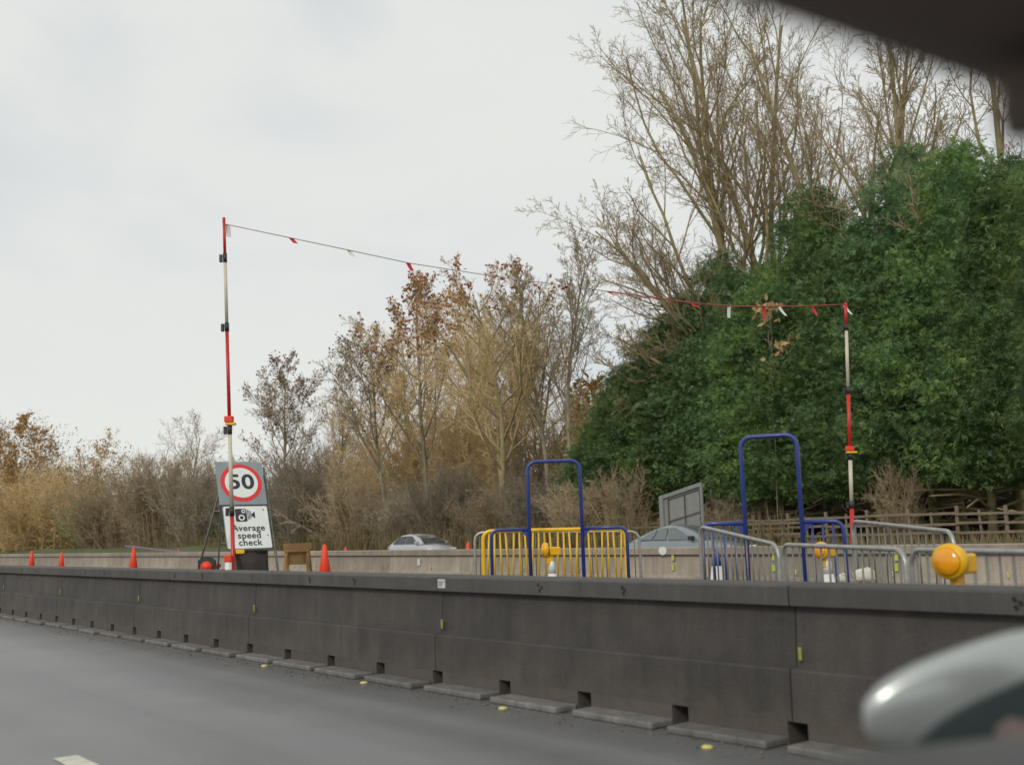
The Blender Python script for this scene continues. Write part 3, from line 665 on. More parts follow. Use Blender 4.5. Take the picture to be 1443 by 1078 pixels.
# sandbags
def sandbag(px, py, Y, rx, rz_, label, gz):
    p = at(px, py, Y); bm = bmesh.new(); bmesh.ops.create_icosphere(bm, subdivisions=3, radius=1); rnd = random.Random(px)
    for v in bm.verts:
        c = v.co; k = 1+.08*math.sin(c.x*5+px)+.06*math.sin(c.z*7+c.y*4)
        v.co = Vector((math.copysign(abs(c.x)**.7, c.x)*rx*k, math.copysign(abs(c.y)**.8, c.y)*rx*.8*k, math.copysign(abs(c.z)**.8, c.z)*rz_*k))
    me = bpy.data.meshes.new('sack'); bm.to_mesh(me); bm.free(); me.polygons.foreach_set('use_smooth', [True]*len(me.polygons))
    e = empty('sandbag', (p[0], p[1], gz)); tag(e, label, 'sandbag', 'cream sandbags')
    obj('sack', me, M_bag, e, (0, 0, p[2]-gz))
    MB().tube([(rx*.2, -rx*.3, p[2]-gz+rz_*.8), (rx*.25, -rx*.3, p[2]-gz+rz_*.95), (rx*.3, -rx*.35, p[2]-gz+rz_*1.05)], [.03, .02, .012], 8).build('tied_neck', M_bag, e)
    return e
# a low block pallet carries them
pk = at(1208, 812, 10.2)
e = empty('concrete_block', (pk[0], pk[1], 0), RZ); tag(e, 'low concrete block carrying the cream sandbags', 'block')
zb = pk[2]-.13
MB().bev(-.34, .34, -.22, .22, 0, zb, .02).build('block', M_conc, e)
for xx in (-.15, .15): MB().box(xx-.05, xx+.05, -.225, -.221, .05, .12).build('fork_slot', M_hole, e)
sandbag(1219, 811, 10.2, .100, .070, 'large cream sandbag at the foot of the pole by blue railing', zb)
sandbag(1187, 815, 10.25, .045, .045, 'small cream sandbag beside the large one near blue railing', zb)

# ------------------------------------------------------------------ sign seen from the back, fence, netting
YB = 43.
TL, TR = at(931, 701, YB+1.2), at(989, 681, YB-1.2)
v = TR-TL; wb = np.hypot(v[0], v[1]); dz = TR[2]-TL[2]
e = empty('sign_board', (TL[0], TL[1], -.14), math.atan2(v[1], v[0])); tag(e, 'grey back of a temporary road sign board behind the blue-grey car', 'road sign')
hb_ = 1.95; z0 = TL[2]+.14
def skew(mb): mb.v = [(x, y, z+dz*x/wb) for x, y, z in mb.v]; return mb
skew(MB().box(0, wb, 0, .03, z0-hb_, z0)).build('panel', M_board, e)
skew(MB().box(-.02, .22, -.09, -.003, z0-hb_-.02, z0+.05)).build('side_frame', M_board, e)
skew(MB().box(wb-.07, wb+.02, -.07, -.003, z0-hb_-.02, z0+.05)).build('side_frame', M_board, e)
skew(MB().box(.225, wb-.075, -.07, -.003, z0-.10, z0+.05)).build('top_frame', M_board, e)
for x in (.5, wb*.58, wb-.16): skew(MB().box(x, x+.045, -.05, -.004, z0-hb_+.05, z0-.16)).build('brace', M_steel, e)
for zz in (z0-.2, z0-1.1): skew(MB().box(.5, wb-.12, -.06, -.051, zz, zz+.05)).build('brace', M_steel, e)
for x in (.3, wb-.3): MB().tube([(x, .1, 0), (x, .05, z0-.3+dz*x/wb)], .03, 8).build('post', M_steel, e)
MB().tube([(wb-.2, -.05, z0-.9), (wb+.9, -.1, 0)], .02, 6).build('stay', M_steel, e)
# post and rail fence
NFE = 38.0
fe = empty('rail_fence', sN(-20, NFE, .25), RZ); tag(fe, 'brown wooden post and rail fence in front of the conifers', 'fence')
qs = qN(on(1062, 740, NFE))[0]; qe = qN(on(1443, 740, NFE))[0]+6; sp = .95
rnd = random.Random(4); k = 0; q = qs-14*sp
MBp = MB().bev(-.06, .06, -.05, .05, 0, 1.38, .012).mesh('post'); MBs = MB().bev(-.04, .04, -.035, .035, 0, 1.22, .01).mesh('post_thin')
while q < qe:
    big = k % 2 == 0
    obj('post', MBp if big else MBs, M_fence, fe, (q+20, -.0 if big else -.03, rnd.uniform(-.03, .03)), (rad(rnd.uniform(-1.5, 1.5)), rad(rnd.uniform(-2, 2)), 0))
    if big:
        for zr in (.38, .74, 1.1):
            dzr = rnd.uniform(-.03, .03); o = MB().bev(.0, sp*2+.02, -.105, -.067, zr-.05, zr+.05, .008).build('rail', M_fence, fe, loc=(q+20, .0+rnd.uniform(-.01, .01), dzr), rot=(0, rad(rnd.uniform(-.6, .6)), 0))
    q += sp; k += 1
# low fence seen beside the far cone and under the trees in the middle
fe2 = empty('rail_fence', sN(-45, 36.8, .25), RZ); tag(fe2, 'low weathered wooden fence behind the far cone and hatchback', 'fence')
for i in range(16):
    obj('post', MBs, M_fence, fe2, (1.0*i+2, 0, -.1), (0, rad(rnd.uniform(-3, 3)), 0))
for i in range(8):
    for zr in (.5, .95): MB().bev(0, 1.98, -.085, -.05, zr-.05, zr+.05, .008).build('rail', M_fence, fe2, loc=(2*i+2, 0, 0))
# purple netting on the verge
pts = [at(176, 769, 70), at(190, 770, 68), at(205, 772, 66), at(221, 774, 64), at(260, 778, 57), at(284, 779.5, 53)]
pn = empty('safety_netting', (pts[0][0], pts[0][1], -.14)); tag(pn, 'faint purple safety netting strip on the left verge', 'netting')
b0 = np.array([pts[0][0], pts[0][1], -.14])
mb = MB(); vs = []
for p in pts: vs += [p-b0+(0, 0, -.05), p-b0+(0, 0, .04), p-b0+(0, .03, -.05), p-b0+(0, .03, .04)]
fs = [(4*i, 4*i+4, 4*i+5, 4*i+1) for i in range(5)]+[(4*i+2, 4*i+3, 4*i+7, 4*i+6) for i in range(5)]+[(4*i+1, 4*i+5, 4*i+7, 4*i+3) for i in range(5)]
mb.add(vs, fs); mb.build('strip', M_purple, pn)
for p in pts: r_ = p-b0; MB().tube([(r_[0], r_[1]+.05, 0), (r_[0], r_[1]+.05, r_[2]+.1)], .02, 6).build('stake', M_steel, pn)

# ------------------------------------------------------------------ cars beyond the far barrier
M_glassd = mat('tinted_glass', (.03, .04, .042), (.04, .05, .05), 2, .05, spec=.6)
def make_car(name, loc, heading, paint, label, L_=4.1, Wd=1.72, Ht=1.46, sedan=False):
    """x forward; body loft, greenhouse with panes, wheels"""
    e = empty(name, loc, heading); tag(e, label, 'car', 'cars on the opposite carriageway')
    hw = Wd/2; kx = L_/4.1
    st = [(-2.05, .40, .72, .80), (-1.98, .26, .86, .92), (-1.6, .24, .94, .97), (-.9, .22, .95, 1.0), (0, .20, .94, 1.0), (.75, .20, .93, 1.0), (1.15, .22, .91, .98), (1.6, .24, .82, .95), (1.9, .28, .70, .86), (2.05, .38, .58, .70)]
    mb = MB(); vs = []; ring = 12
    for x, zb_, zt_, wf in st:
        w_ = hw*wf; zm = zb_+(zt_-zb_)*.55
        half = [(0, zb_), (w_*.86, zb_), (w_*.97, zb_+.12), (w_, zm), (w_*.97, zt_-.06), (w_*.90, zt_), (0, zt_+.035)]
        pts = half + [(-y, z) for y, z in half[-2:0:-1]]
        vs += [(x*kx, y, z*Ht/1.46) for y, z in pts]
    n = 12; m_ = len(st)
    fs = [(i*n+j, i*n+(j+1) % n, (i+1)*n+(j+1) % n, (i+1)*n+j) for i in range(m_-1) for j in range(n)]+[tuple(range(n)), tuple((m_-1)*n+j for j in reversed(range(n)))]
    mb.add(vs, fs, True); mb.build('body', paint, e)
    zb_ = .93; rf, rr_, bf, brr = (.28, -1.05, 1.22, -1.72) if not sedan else (.15, -.75, 1.15, -1.75)
    # roof / pillar shell
    top = [(bf, zb_, .80), (bf*.55+rf*.45, zb_+.30, .71), (rf, 1.39, .62), (rf-.35, 1.445, .60), ((rf+rr_)/2, 1.46, .60), (rr_+.1, 1.42, .59), (rr_-.18, 1.33, .60), ((rr_-.18)*.45+brr*.55, 1.14, .68), (brr, zb_, .76)]
    vs = []; 
    for x, z, w_ in top:
        h_ = (z-zb_)
        row = [(-.80*hw/.86, zb_-.03), (-(w_+(.80-w_)*.0)*hw/.86, z-.06*min(1, h_*4)), (-(w_*.86)*hw/.86, z-.015*min(1, h_*4)), (0, z+.012), ((w_*.86)*hw/.86, z-.015*min(1, h_*4)), (w_*hw/.86, z-.06*min(1, h_*4)), (.80*hw/.86, zb_-.03)]
        vs += [(x*kx, y, zz*Ht/1.46) for y, zz in row]
    m_ = len(top); k_ = 7
    mb = MB(); mb.add(vs, [(i*k_+j, i*k_+j+1, (i+1)*k_+j+1, (i+1)*k_+j) for i in range(m_-1) for j in range(k_-1)], True)
    mb.build('roof', paint, e)
    def V(i, j): return np.array(vs[i*k_+j])
    def pane(name, quad, off):
        q_ = [np.array(p) for p in quad]; c = sum(q_)/len(q_); q_ = [c+(p-c)*.93+np.array(off) for p in q_]
        inn = [p-np.array(off)*1.5 for p in q_]; nn = len(q_)
        mb = MB(); mb.add(q_+inn, [tuple(range(nn)), tuple(reversed(range(nn, 2*nn)))]+[(i, i+nn, (i+1) % nn+nn, (i+1) % nn) for i in range(nn)]); return mb.build(name, M_glass if sedan else M_glassd, e)
    pane('windscreen', [V(0, 2)*(1, 1, 1)+(0, 0, .02), V(0, 4)+(0, 0, .02), V(1, 4), V(2, 4), V(2, 2), V(1, 2)], (.02, 0, .025))
    pane('rear_window', [V(6, 2), V(6, 4), V(7, 4), V(8, 4)+(0, 0, .03), V(8, 2)+(0, 0, .03), V(7, 2)], (-.02, 0, .025))
    for s_, ja, jb in ((-1, 0, 1), (1, 6, 5)):
        B = lambda x: np.array([x*kx, s_*.80*hw/.86*.985, (zb_)*Ht/1.46]); T_ = lambda x, z=1.36: np.array([x*kx, s_*.63*hw/.86, z*Ht/1.46])
        xm = (rf+rr_)/2+.08
        pane('side_window', [B(bf-.28), T_(rf-.12), T_(xm), B(xm)], (0, s_*.03, .012))
        pane('side_window', [B(xm-.06), T_(xm-.06), T_(rr_+.1, 1.34), B(rr_-.05)], (0, s_*.03, .012))
        pane('quarter_window', [B(rr_-.12), T_(rr_+.03, 1.31), T_(rr_-.15, 1.25), B(brr+.28)], (0, s_*.032, .012))
        MB().bev((bf-.36)*kx-.09, (bf-.36)*kx+.07, s_*(hw+.0)-.09, s_*(hw)+.10, .93*Ht/1.46, 1.07*Ht/1.46, .03).build('door_mirror', M_black if sedan else paint, e)
        MB().bev(1.75*kx, 1.98*kx, s_*hw*.72-.14, s_*hw*.72+.14, .60*Ht/1.46, .71*Ht/1.46, .03).build('headlight', M_white, e)
        for xw in (-1.28, 1.28):
            mb = MB().lathe([(.19, -.1), (.29, -.1), (.315, -.07), (.315, .07), (.29, .1), (.19, .1)], 24); mb.v = [(x, z, y) for x, y, z in mb.v]
            wh = mb.build('wheel', M_tyre, e, loc=(xw*kx, s_*(hw-.10), .315))
            mb = MB().lathe([(.05, -.105), (.2, -.10), (.2, .10), (.05, .105)], 16); mb.v = [(x, z, y) for x, y, z in mb.v]; mb.build('rim', M_galv, wh)
    MB().bev(2.0*kx, 2.06*kx, -.26, .26, .42, .53, .01).build('number_plate', M_white, e)
    return e
hd = math.atan2(-D[1], -D[0])
Yc = depth_at(596, 30.0); p = at(594, 760, Yc)
make_car('hatchback_car', (p[0], p[1], -.14), hd, M_csil, 'silver hatchback driving behind the far barrier left of the yellow railing', 4.0, 1.72, hz(594, 752, Yc)+.14)
Yc = depth_at(968, 27.0); p = at(972, 760, Yc)
make_car('saloon_car', (p[0], p[1], -.14), hd, M_cgrey, 'blue-grey saloon car between the yellow railing and the grey sign back', 4.5, 1.78, hz(965, 738.5, Yc)+.14, True)

# ------------------------------------------------------------------ trees
def grow(seed, H, r0, levels, trunk_dir=(0, 0, 1), first=.3, spread=(50, 45, 45, 45), nchild=(14, 9, 7, 5), lens=(.5, .5, .5, .45), up=(.1, .12, .08, .05), wig=.12, minr=.011, topfork=True, apical=.65):
    rnd = np.random.RandomState(seed); out = [[] for _ in range(levels+1)]; tips = []
    def branch(p, d, Ln, r, lev):
        ns = (9, 6, 4, 3, 2)[lev]; st = Ln/ns; pts = [p]; dirs = [d]; 
        for i in range(ns):
            d = d+rnd.normal(0, wig*(.5 if lev == 0 else 1), 3); d[2] += up[min(lev, 3)] if lev else .05; d = d/np.linalg.norm(d)
            p = p+d*st; pts.append(p); dirs.append(d)
        rend = max(r*(.28 if lev == 0 else .35), minr*.75)
        for i in range(ns):
            ra = r+(rend-r)*i/ns; rb = r+(rend-r)*(i+1)/ns; out[lev].append((*pts[i], ra, *pts[i+1], rb))
        if lev >= levels: tips.append(pts[-1]); return
        n = nchild[lev]; f0 = first if lev == 0 else .18
        az = rnd.uniform(0, 6.28)
        for k in range(n):
            f = f0+(1-f0)*((k+rnd.uniform(.2, .8))/n)
            i = min(int(f*ns), ns-1); ff = f*ns-i; pos = pts[i]+(pts[i+1]-pts[i])*ff; dd = dirs[i+1]
            az += 2.4+rnd.normal(0, .4); ang = rad(spread[lev]*rnd.uniform(.65, 1.25))
            ref = np.array([0, 0, 1.]) if abs(dd[2]) < .9 else np.array([1., 0, 0]); u = np.cross(dd, ref); u /= np.linalg.norm(u); w = np.cross(dd, u)
            nd = dd*math.cos(ang)+(u*math.cos(az)+w*math.sin(az))*math.sin(ang)
            sc_ = (1-apical*(f-f0)/(1-f0)) if lev == 0 else (1-.5*f)
            cl = Ln*lens[lev]*sc_*rnd.uniform(.7, 1.2); rl = (r+(rend-r)*f)*rnd.uniform(.45, .65)
            branch(pos, nd, cl, max(rl, minr), lev+1)
    d0 = np.array(trunk_dir, float); d0 /= np.linalg.norm(d0)
    branch(np.zeros(3), d0, H, r0, 0); return out, np.array(tips)
def leaf_quads(P, size, seed, jitter=.25):
    rnd = np.random.RandomState(seed); n = len(P); c = P+rnd.normal(0, jitter, (n, 3)); a = rnd.normal(0, 1, (n, 3)); a /= np.linalg.norm(a, axis=1, keepdims=True)
    b = np.cross(a, rnd.normal(0, 1, (n, 3))); b /= np.linalg.norm(b, axis=1, keepdims=True); s = size*rnd.uniform(.6, 1.4, (n, 1))
    return np.stack([c+a*s, c+b*s*.55, c-a*s, c-b*s*.55], 1).reshape(-1, 3)
TREES = {}
def tree_meshes(key, out, tips, kk=(7, 5, 4, 3, 3), split=2):
    A = [s for l in out[:split] for s in l]; B = [s for l in out[split:] for s in l]
    TREES[key] = (tubes_mesh(key+'_trunk', A, 6), tubes_mesh(key+'_crown', B, 3), tips)
def put_tree(name, key, pos, label, m_tr, m_cr, group, rz=0, sc=1., leaves=None, tilt=(0, 0)):
    e = empty(name, tuple(pos), rz); e.rotation_euler = (tilt[0], tilt[1], rz); e.scale = (sc, sc, sc) if not hasattr(sc, '__len__') else sc
    tag(e, label, 'tree', group); a, b, tips = TREES[key]
    o = obj('trunk', a.copy() if a.materials and a.materials[0] != m_tr else a, None, e); 
    if not o.data.materials: o.data.materials.append(m_tr)
    else: o.data.materials[0] = m_tr
    o = obj('crown', b.copy() if b.materials and b.materials[0] != m_cr else b, None, e)
    if not o.data.materials: o.data.materials.append(m_cr)
    else: o.data.materials[0] = m_cr
    if leaves:
        m, frac, size, zmin, seed = leaves; rnd = np.random.RandomState(seed)
        # leaves hang on in clusters
        T = tips[tips[:, 2] > zmin*tips[:, 2].max()]; hub = T[rnd.randint(0, len(T), max(6, int(len(T)*frac/12)))]
        P = np.concatenate([T[rnd.rand(len(T)) < frac*.5], np.repeat(hub, 9, 0)+rnd.normal(0, .22, (len(hub)*9, 3))])
        obj('dry_leaves', fast_mesh('dry_leaves', leaf_quads(P, size, seed, .1), 4), m, e)
    return e
def gpos(px, N, z=.25):
    Y = depth_at(px, N); p = at(px, 760, Y); return (p[0], p[1], z), Y
def height_to(px, py, Y, z=.25): return at(px, py, Y)[2]-z
GR = 'bare trees along the verge'
def mk(key, seed, px, N, topy, m_tr, m_cr, label, name='bare_tree', leaves=None, rz=0, tilt=(0, 0), **kw):
    pos, Y = gpos(px, N); H = height_to(px, topy, Y); Hn = H*.93
    out, tips = grow(seed, Hn*kw.pop('hf', .9), kw.pop('r0', .15), 4, **kw)
    top = tips[:, 2].max(); tree_meshes(key, out, tips)
    return put_tree(name, key, pos, label, m_tr, m_cr, GR, rz, H/top, leaves, tilt)
V_ = dict(nchild=(16, 10, 8, 6), spread=(38, 36, 40, 45), lens=(.48, .5, .5, .5), up=(.12, .10, .08, .05))
mk('ta', 11, 30, 40, 582, M_bark, M_twigo, 'wide golden brown tree at the far left edge', leaves=(M_gold, .9, .16, .2, 1), first=.12, spread=(60, 45, 45, 45), lens=(.55, .5, .5, .5), nchild=(18, 9, 7, 5), apical=.5)
mk('tb', 12, 132, 40, 604, M_bark, M_twigo, 'small golden bare tree second from the left edge', leaves=(M_gold, .35, .14, .4, 2), first=.2, spread=(55, 45, 45, 45), nchild=(14, 9, 7, 4), apical=.4)
mk('tc', 13, 268, 40, 576, M_bark, M_twig, 'bare spreading tree behind the hedge left of the speed sign', first=.28, spread=(45, 42, 45, 45), nchild=(13, 8, 7, 4), lens=(.55, .5, .5, .5), apical=.35)
mk('td', 14, 398, 40, 499, M_bark, M_twigl, 'slim tree dotted with dark seed heads right of the speed sign', leaves=(M_seed, .18, .11, .35, 3), first=.3, **V_)
mk('te', 15, 545, 39, 440, M_barkg, M_twigl, 'upright tree with dark seed heads above the silver hatchback', leaves=(M_seed, .16, .10, .45, 4), first=.3, r0=.17, **V_)
mk('tf', 16, 603, 40, 388, M_barkg, M_twigo, 'tall tree with rust coloured leaf clusters at its top', nchild=(17, 10, 8, 6), leaves=(M_leaf, .22, .13, .68, 5), first=.3, r0=.19, spread=(34, 36, 40, 45), lens=(.45, .5, .5, .5), up=(.12, .10, .08, .05))
mk('tg', 17, 706, 39, 358, M_bark, M_twigo, 'broad forked tree with rust leaves behind the blue hoop', leaves=(M_leaf, .16, .13, .72, 6), first=.22, r0=.24, spread=(48, 42, 42, 45), lens=(.52, .5, .5, .5), nchild=(18, 10, 8, 6), up=(.1, .1, .08, .05))
mk('th', 18, 808, 40, 300, M_barkg, M_twigl, 'tall slender bare tree with grey trunk beside the conifers', first=.38, r0=.16, tilt=(0, rad(-1.5)), spread=(36, 38, 42, 45), lens=(.36, .5, .5, .5), nchild=(17, 9, 8, 6))
mk('ti', 19, 782, 41.5, 350, M_barkg, M_twigl, 'leaning slender bare tree behind the left blue hoop', first=.42, r0=.17, tilt=(0, rad(-5)), spread=(34, 38, 42, 45), lens=(.36, .5, .5, .5), nchild=(16, 9, 8, 5))
# great bare tree behind the conifers: several stems fanning out
pos, Y = gpos(1088, 45)
allo = [[] for _ in range(5)]; tp = []
Hbig = height_to(1088, -40, Y)
for k, (az, lean, fr_) in enumerate(((180, 30, .66), (185, 11, .98), (200, 52, .46), (90, 4, 1.0), (165, 66, .38), (10, 16, .95), (5, 30, .8), (190, 42, .52), (178, 76, .36), (182, 19, .80), (170, 36, .58))):
    dv = (math.cos(rad(az))*math.sin(rad(lean)), math.sin(rad(az))*math.sin(rad(lean))*.5, math.cos(rad(lean)))
    out, tips = grow(60+k, Hbig*.75*fr_, .23 if lean < 30 else .17, 4, dv, first=.2, apical=.45, spread=(30, 34, 40, 44), lens=(.50, .50, .48, .5), nchild=(9, 7, 7, 5), up=(.09 if lean < 55 else .05, .07, .06, .04), wig=.13, minr=.0105)
    off = np.array([0, 0, Hbig*.20])
    for l in range(5): allo[l] += [tuple(np.array(s[:3])+off)+(s[3],)+tuple(np.array(s[4:7])+off)+(s[7],) for s in out[l]]
    tp.append(tips+off)
allo[0].append((0, 0, 0, .5, 0, 0, Hbig*.2, .42))
tree_meshes('tj', allo, np.concatenate(tp)); put_tree('bare_tree', 'tj', pos, 'great spreading bare tree rising behind the conifers', M_bark, M_twigl, GR)
for k, (px, ty, sd_, N_, rz) in enumerate(((1165, -60, 31, 46, 0), (1235, -90, 32, 44.5, 1), (1295, -70, 33, 46, 2), (1360, -60, 34, 46, 3), (1440, -40, 35, 45, 1))):
    mk('tk%d' % k, sd_, px, N_, ty, M_bark, M_twigl, ['tall straight bare tree just right of the great spreading tree', 'tall bare tree with olive trunk above the red and white pole',
        'tall bare tree rising above the right-hand conifers', 'tall bare tree under the dark car roof edge', 'bare tree rising behind the conifers at the right edge'][k], first=.3, r0=.25, spread=(28, 34, 40, 45), lens=(.42, .5, .5, .5), nchild=(13, 8, 6, 5), up=(.14, .1, .06, .05), rz=rz, tilt=(0, rad((-5, -3, 2, 3, 1)[k])), minr=.013)
# sapling with tan leaf clusters in front of the conifers
pos, Y = gpos(1098, 39.0); H = height_to(1098, 425, Y)
out, tips = grow(77, H*.95, .022, 3, first=.6, spread=(40, 40, 40, 40), nchild=(7, 4, 3, 3), lens=(.16, .5, .5, .5), minr=.012)
tree_meshes('ts', out, tips)
put_tree('leafy_sapling', 'ts', pos, 'thin sapling holding tan dead leaves in front of the conifers', M_twigd, M_twigl, GR, 0, H/tips[:, 2].max(), (M_tan, .6, .17, .72, 9))

for px, key, ty, rz, N_, lb in ((578, 'tg', 452, 1.1, 46, 'golden bare tree behind the rust topped tree, left one'), (648, 'tf', 402, 2.3, 45, 'golden bare tree filling the gap between the rust topped trees'),
                          (672, 'tg', 440, 4.0, 49, 'pale golden tree farthest back in the middle of the row'), (738, 'te', 430, .7, 45, 'golden bare tree behind the left side of the blue hoop'),
                          (480, 'te', 545, 2.0, 46, 'low golden bare tree behind the seed head trees'), (770, 'tg', 480, 2.9, 47, 'golden spreading tree behind the slender grey trunks')):
    pos, Y = gpos(px, N_); put_tree('bare_tree', key, pos, lb, M_barkg if key == 'te' else M_bark, M_twigo, GR, rz, height_to(px, ty, Y)/TREES[key][2][:, 2].max())
# hedge bushes: dense bare twigs
def make_bush(key, seed, R_, H_, n=130, thin=.012):
    rnd = np.random.RandomState(seed); A = []; B = []
    for i in range(n):
        a = rnd.uniform(0, 6.28); rr0 = R_*.55*math.sqrt(rnd.rand()); p = np.array([rr0*math.cos(a), rr0*math.sin(a), 0.])
        an = rnd.normal(a, .8); le = abs(rnd.normal(.22, .22)); d = np.array([math.cos(an)*math.sin(le), math.sin(an)*math.sin(le), math.cos(le)])
        Ln = H_*rnd.uniform(.45, 1.0); ns = 6; r = rnd.uniform(.018, .045)
        for j in range(ns):
            d = d+rnd.normal(0, .13, 3); d /= np.linalg.norm(d); q_ = p+d*Ln/ns
            r2 = max(r*.8, thin); (A if j < 3 else B).append((*p, r, *q_, r2))
            for c in range(5):
                dd = d+rnd.normal(0, .65, 3); dd /= np.linalg.norm(dd); l2 = Ln*rnd.uniform(.10, .26); pm_ = p+(q_-p)*rnd.rand()
                e_ = pm_+dd*l2*.5; d3 = dd+rnd.normal(0, .3, 3); d3 /= np.linalg.norm(d3); f_ = e_+d3*l2*.5
                B += [(*pm_, thin*1.1, *e_, thin), (*e_, thin, *f_, thin*.6)]
                for c2 in range(2):
                    d4 = dd+rnd.normal(0, .7, 3); d4 /= np.linalg.norm(d4); B.append((*e_, thin*.8, *(e_+d4*l2*.5), thin*.5))
            p = q_; r = r2
    TREES[key] = (tubes_mesh(key+'_stems', A, 4), tubes_mesh(key+'_twigs', B, 3), None)
for k in range(3): make_bush('bush%d' % k, 200+k, 3.0, 6.0)
make_bush('shrub', 210, 2.0, 3.4, 60, .011)
BUSHN = [0]
def put_bush(px, N, topy, wpx, m, label, key=None, rz=0., name='bare_bush', group='bare bushes of the hedge'):
    pos, Y = gpos(px, N); H = height_to(px, topy, Y); w = wpx*Y/FPX/2
    key = key or 'bush%d' % (BUSHN[0] % 3); BUSHN[0] += 1
    a, b, _ = TREES[key]; R_, H_ = (3.6, 6.0) if key != 'shrub' else (2.2, 3.4)
    e = empty(name, pos, rz); e.scale = (w/R_, w/R_, H/H_); tag(e, label, 'bush', group)
    for nm, me in (('stems', a), ('twigs', b)):
        mk_ = me.name+m.name; me2 = bpy.data.meshes.get(mk_)
        if me2 is None: me2 = me.copy(); me2.name = mk_; me2.materials.clear(); me2.materials.append(m)
        obj(nm, me2, None, e)
    if m is M_twigo or m is M_twig:
        k_ = 'specks'+key+m.name; me3 = bpy.data.meshes.get(k_)
        if me3 is None:
            co = np.empty(len(b.vertices)*3, np.float32); b.vertices.foreach_get('co', co); co = co.reshape(-1, 3); rr_ = np.random.RandomState(len(k_)); co = co[co[:, 2] > 1.2]
            me3 = fast_mesh(k_, leaf_quads(co[rr_.randint(0, len(co), 1500 if m is M_twigo else 500)].astype(float), .09, 3, .06), 4); me3.name = k_; me3.materials.append(M_tan)
        obj('dry_leaves', me3, None, e)
    return e
front = [(-60, 690, 170, M_twig), (60, 660, 180, M_twigo), (150, 672, 130, M_twig), (215, 640, 110, M_twig), (285, 650, 120, M_twigd), (365, 672, 110, M_twigd), (430, 632, 120, M_twigd),
         (500, 655, 120, M_twig), (565, 680, 110, M_twigd), (630, 650, 110, M_twigd), (690, 685, 110, M_twig), (755, 662, 110, M_twigd), (815, 680, 100, M_twig)]
for i, (px, ty, w, m) in enumerate(front):
    put_bush(px, 37.5+(i % 3)*.5, ty, w, m, 'dense bare hedge bush in the front row, %s counted from the left' % ORD[i], rz=i*1.3)
back = [(20, 640, 190, M_twigo), (120, 650, 170, M_twig), (245, 640, 150, M_twig), (330, 645, 140, M_twigd), (410, 640, 150, M_twigd), (480, 620, 150, M_twig), (545, 600, 150, M_twigo), (610, 575, 140, M_twigo), (655, 570, 130, M_twigo), (700, 580, 150, M_twigo), (760, 600, 140, M_twig), (835, 545, 110, M_twigo), (870, 560, 100, M_twigo)]
for i, (px, ty, w, m) in enumerate(back):
    put_bush(px, 44+(i % 2)*1.5, ty, w, m, 'tall bare bush behind the hedge, %s counted from the left' % ORD[i], rz=i*.9+.4, group='taller bushes behind the hedge')
for i, px in enumerate(range(880, 1560, 62)):
    put_bush(px, 48.5, 640, 130, M_twigd, 'dark bare undergrowth bush behind the conifer trunks, %s counted from the left' % ORD[i], rz=i*1.7, group='undergrowth behind the conifers')
put_bush(884, 37.2, 650, 90, M_twigl, 'pale bare shrub in front of the left end of the conifers', 'shrub', .3, 'bare_shrub', 'pale shrubs at the foot of the conifers')
put_bush(1270, 39.2, 640, 80, M_twigl, 'pale bare shrub behind the fence right of the striped pole', 'shrub', 1.3, 'bare_shrub', 'pale shrubs at the foot of the conifers')
put_bush(1015, 39.5, 690, 110, M_twigd, 'low bare shrub behind the sign back under the conifers', 'shrub', 2.3, 'bare_shrub', 'pale shrubs at the foot of the conifers')
# leafy patches: ivy and golden shrubs
def leafy(name, px, N, y0, y1, wpx, m, label, n=900, size=.13, seed=0, cat='bush'):
    pos, Y = gpos(px, N); z0 = max(0, at(px, y1, Y)[2]-.25); z1 = at(px, y0, Y)[2]-.25; w = wpx*Y/FPX/2; rnd = np.random.RandomState(seed)
    e = empty(name, pos); tag(e, label, cat)
    u = rnd.normal(0, 1, (n, 3)); u /= np.linalg.norm(u, axis=1, keepdims=True); u *= rnd.uniform(.35, 1, (n, 1))**.5*(1+.25*np.sin(u[:, :1]*7+seed)*np.cos(u[:, 2:3]*6))
    P = u*np.array([w, w*.7, (z1-z0)/2])+np.array([0, 0, (z0+z1)/2])
    obj('foliage', fast_mesh('foliage', leaf_quads(P, size, seed, .05), 4), m, e)
    mb = MB()
    for k in range(6): a = k*1.05; mb.tube([(.1*math.cos(a), .1*math.sin(a), 0), (w*.3*math.cos(a), w*.3*math.sin(a), (z0+z1)*.4), (w*.7*math.cos(a), w*.5*math.sin(a), z0+(z1-z0)*.7)], [.04, .03, .015], 5)
    mb.build('stem', M_bark, e); return e
leafy('golden_bush', 12, 39, 580, 720, 170, M_hazel, 'rounded tan bush crown at the far left edge', 3600, .15, 11)
leafy('golden_bush', 135, 39.5, 612, 690, 92, M_hazel, 'small rounded tan crown second from the left edge', 900, .12, 12)
leafy('ivy_bush', 402, 36.9, 728, 765, 24, M_ivy, 'small green leafy shrub right of the speed sign', 260, .14, 1)
leafy('ivy_bush', 311, 36.9, 735, 765, 26, M_ivy, 'small green leafy shrub hidden left of the speed sign', 220, .13, 2)
leafy('golden_bush', 620, 37.2, 725, 768, 36, M_gold, 'small yellow leaved shrub behind the silver hatchback', 240, .12, 3)
leafy('golden_bush', 842, 47, 525, 640, 60, M_gold, 'orange leaved tree crown between slender trees and conifers', 800, .2, 4)
leafy('ivy_growth', 795, 40.6, 670, 745, 22, M_con, 'dark ivy climbing the leaning slender trunk', 420, .12, 5)
leafy('ivy_bush', 120, 37, 700, 768, 90, M_con, 'dark green shrub at the foot of the left hedge', 900, .16, 6)
leafy('russet_bush', 850, 38.5, 690, 760, 50, M_leaf, 'russet dead-leaved shrub at the left foot of the conifers', 420, .13, 7)

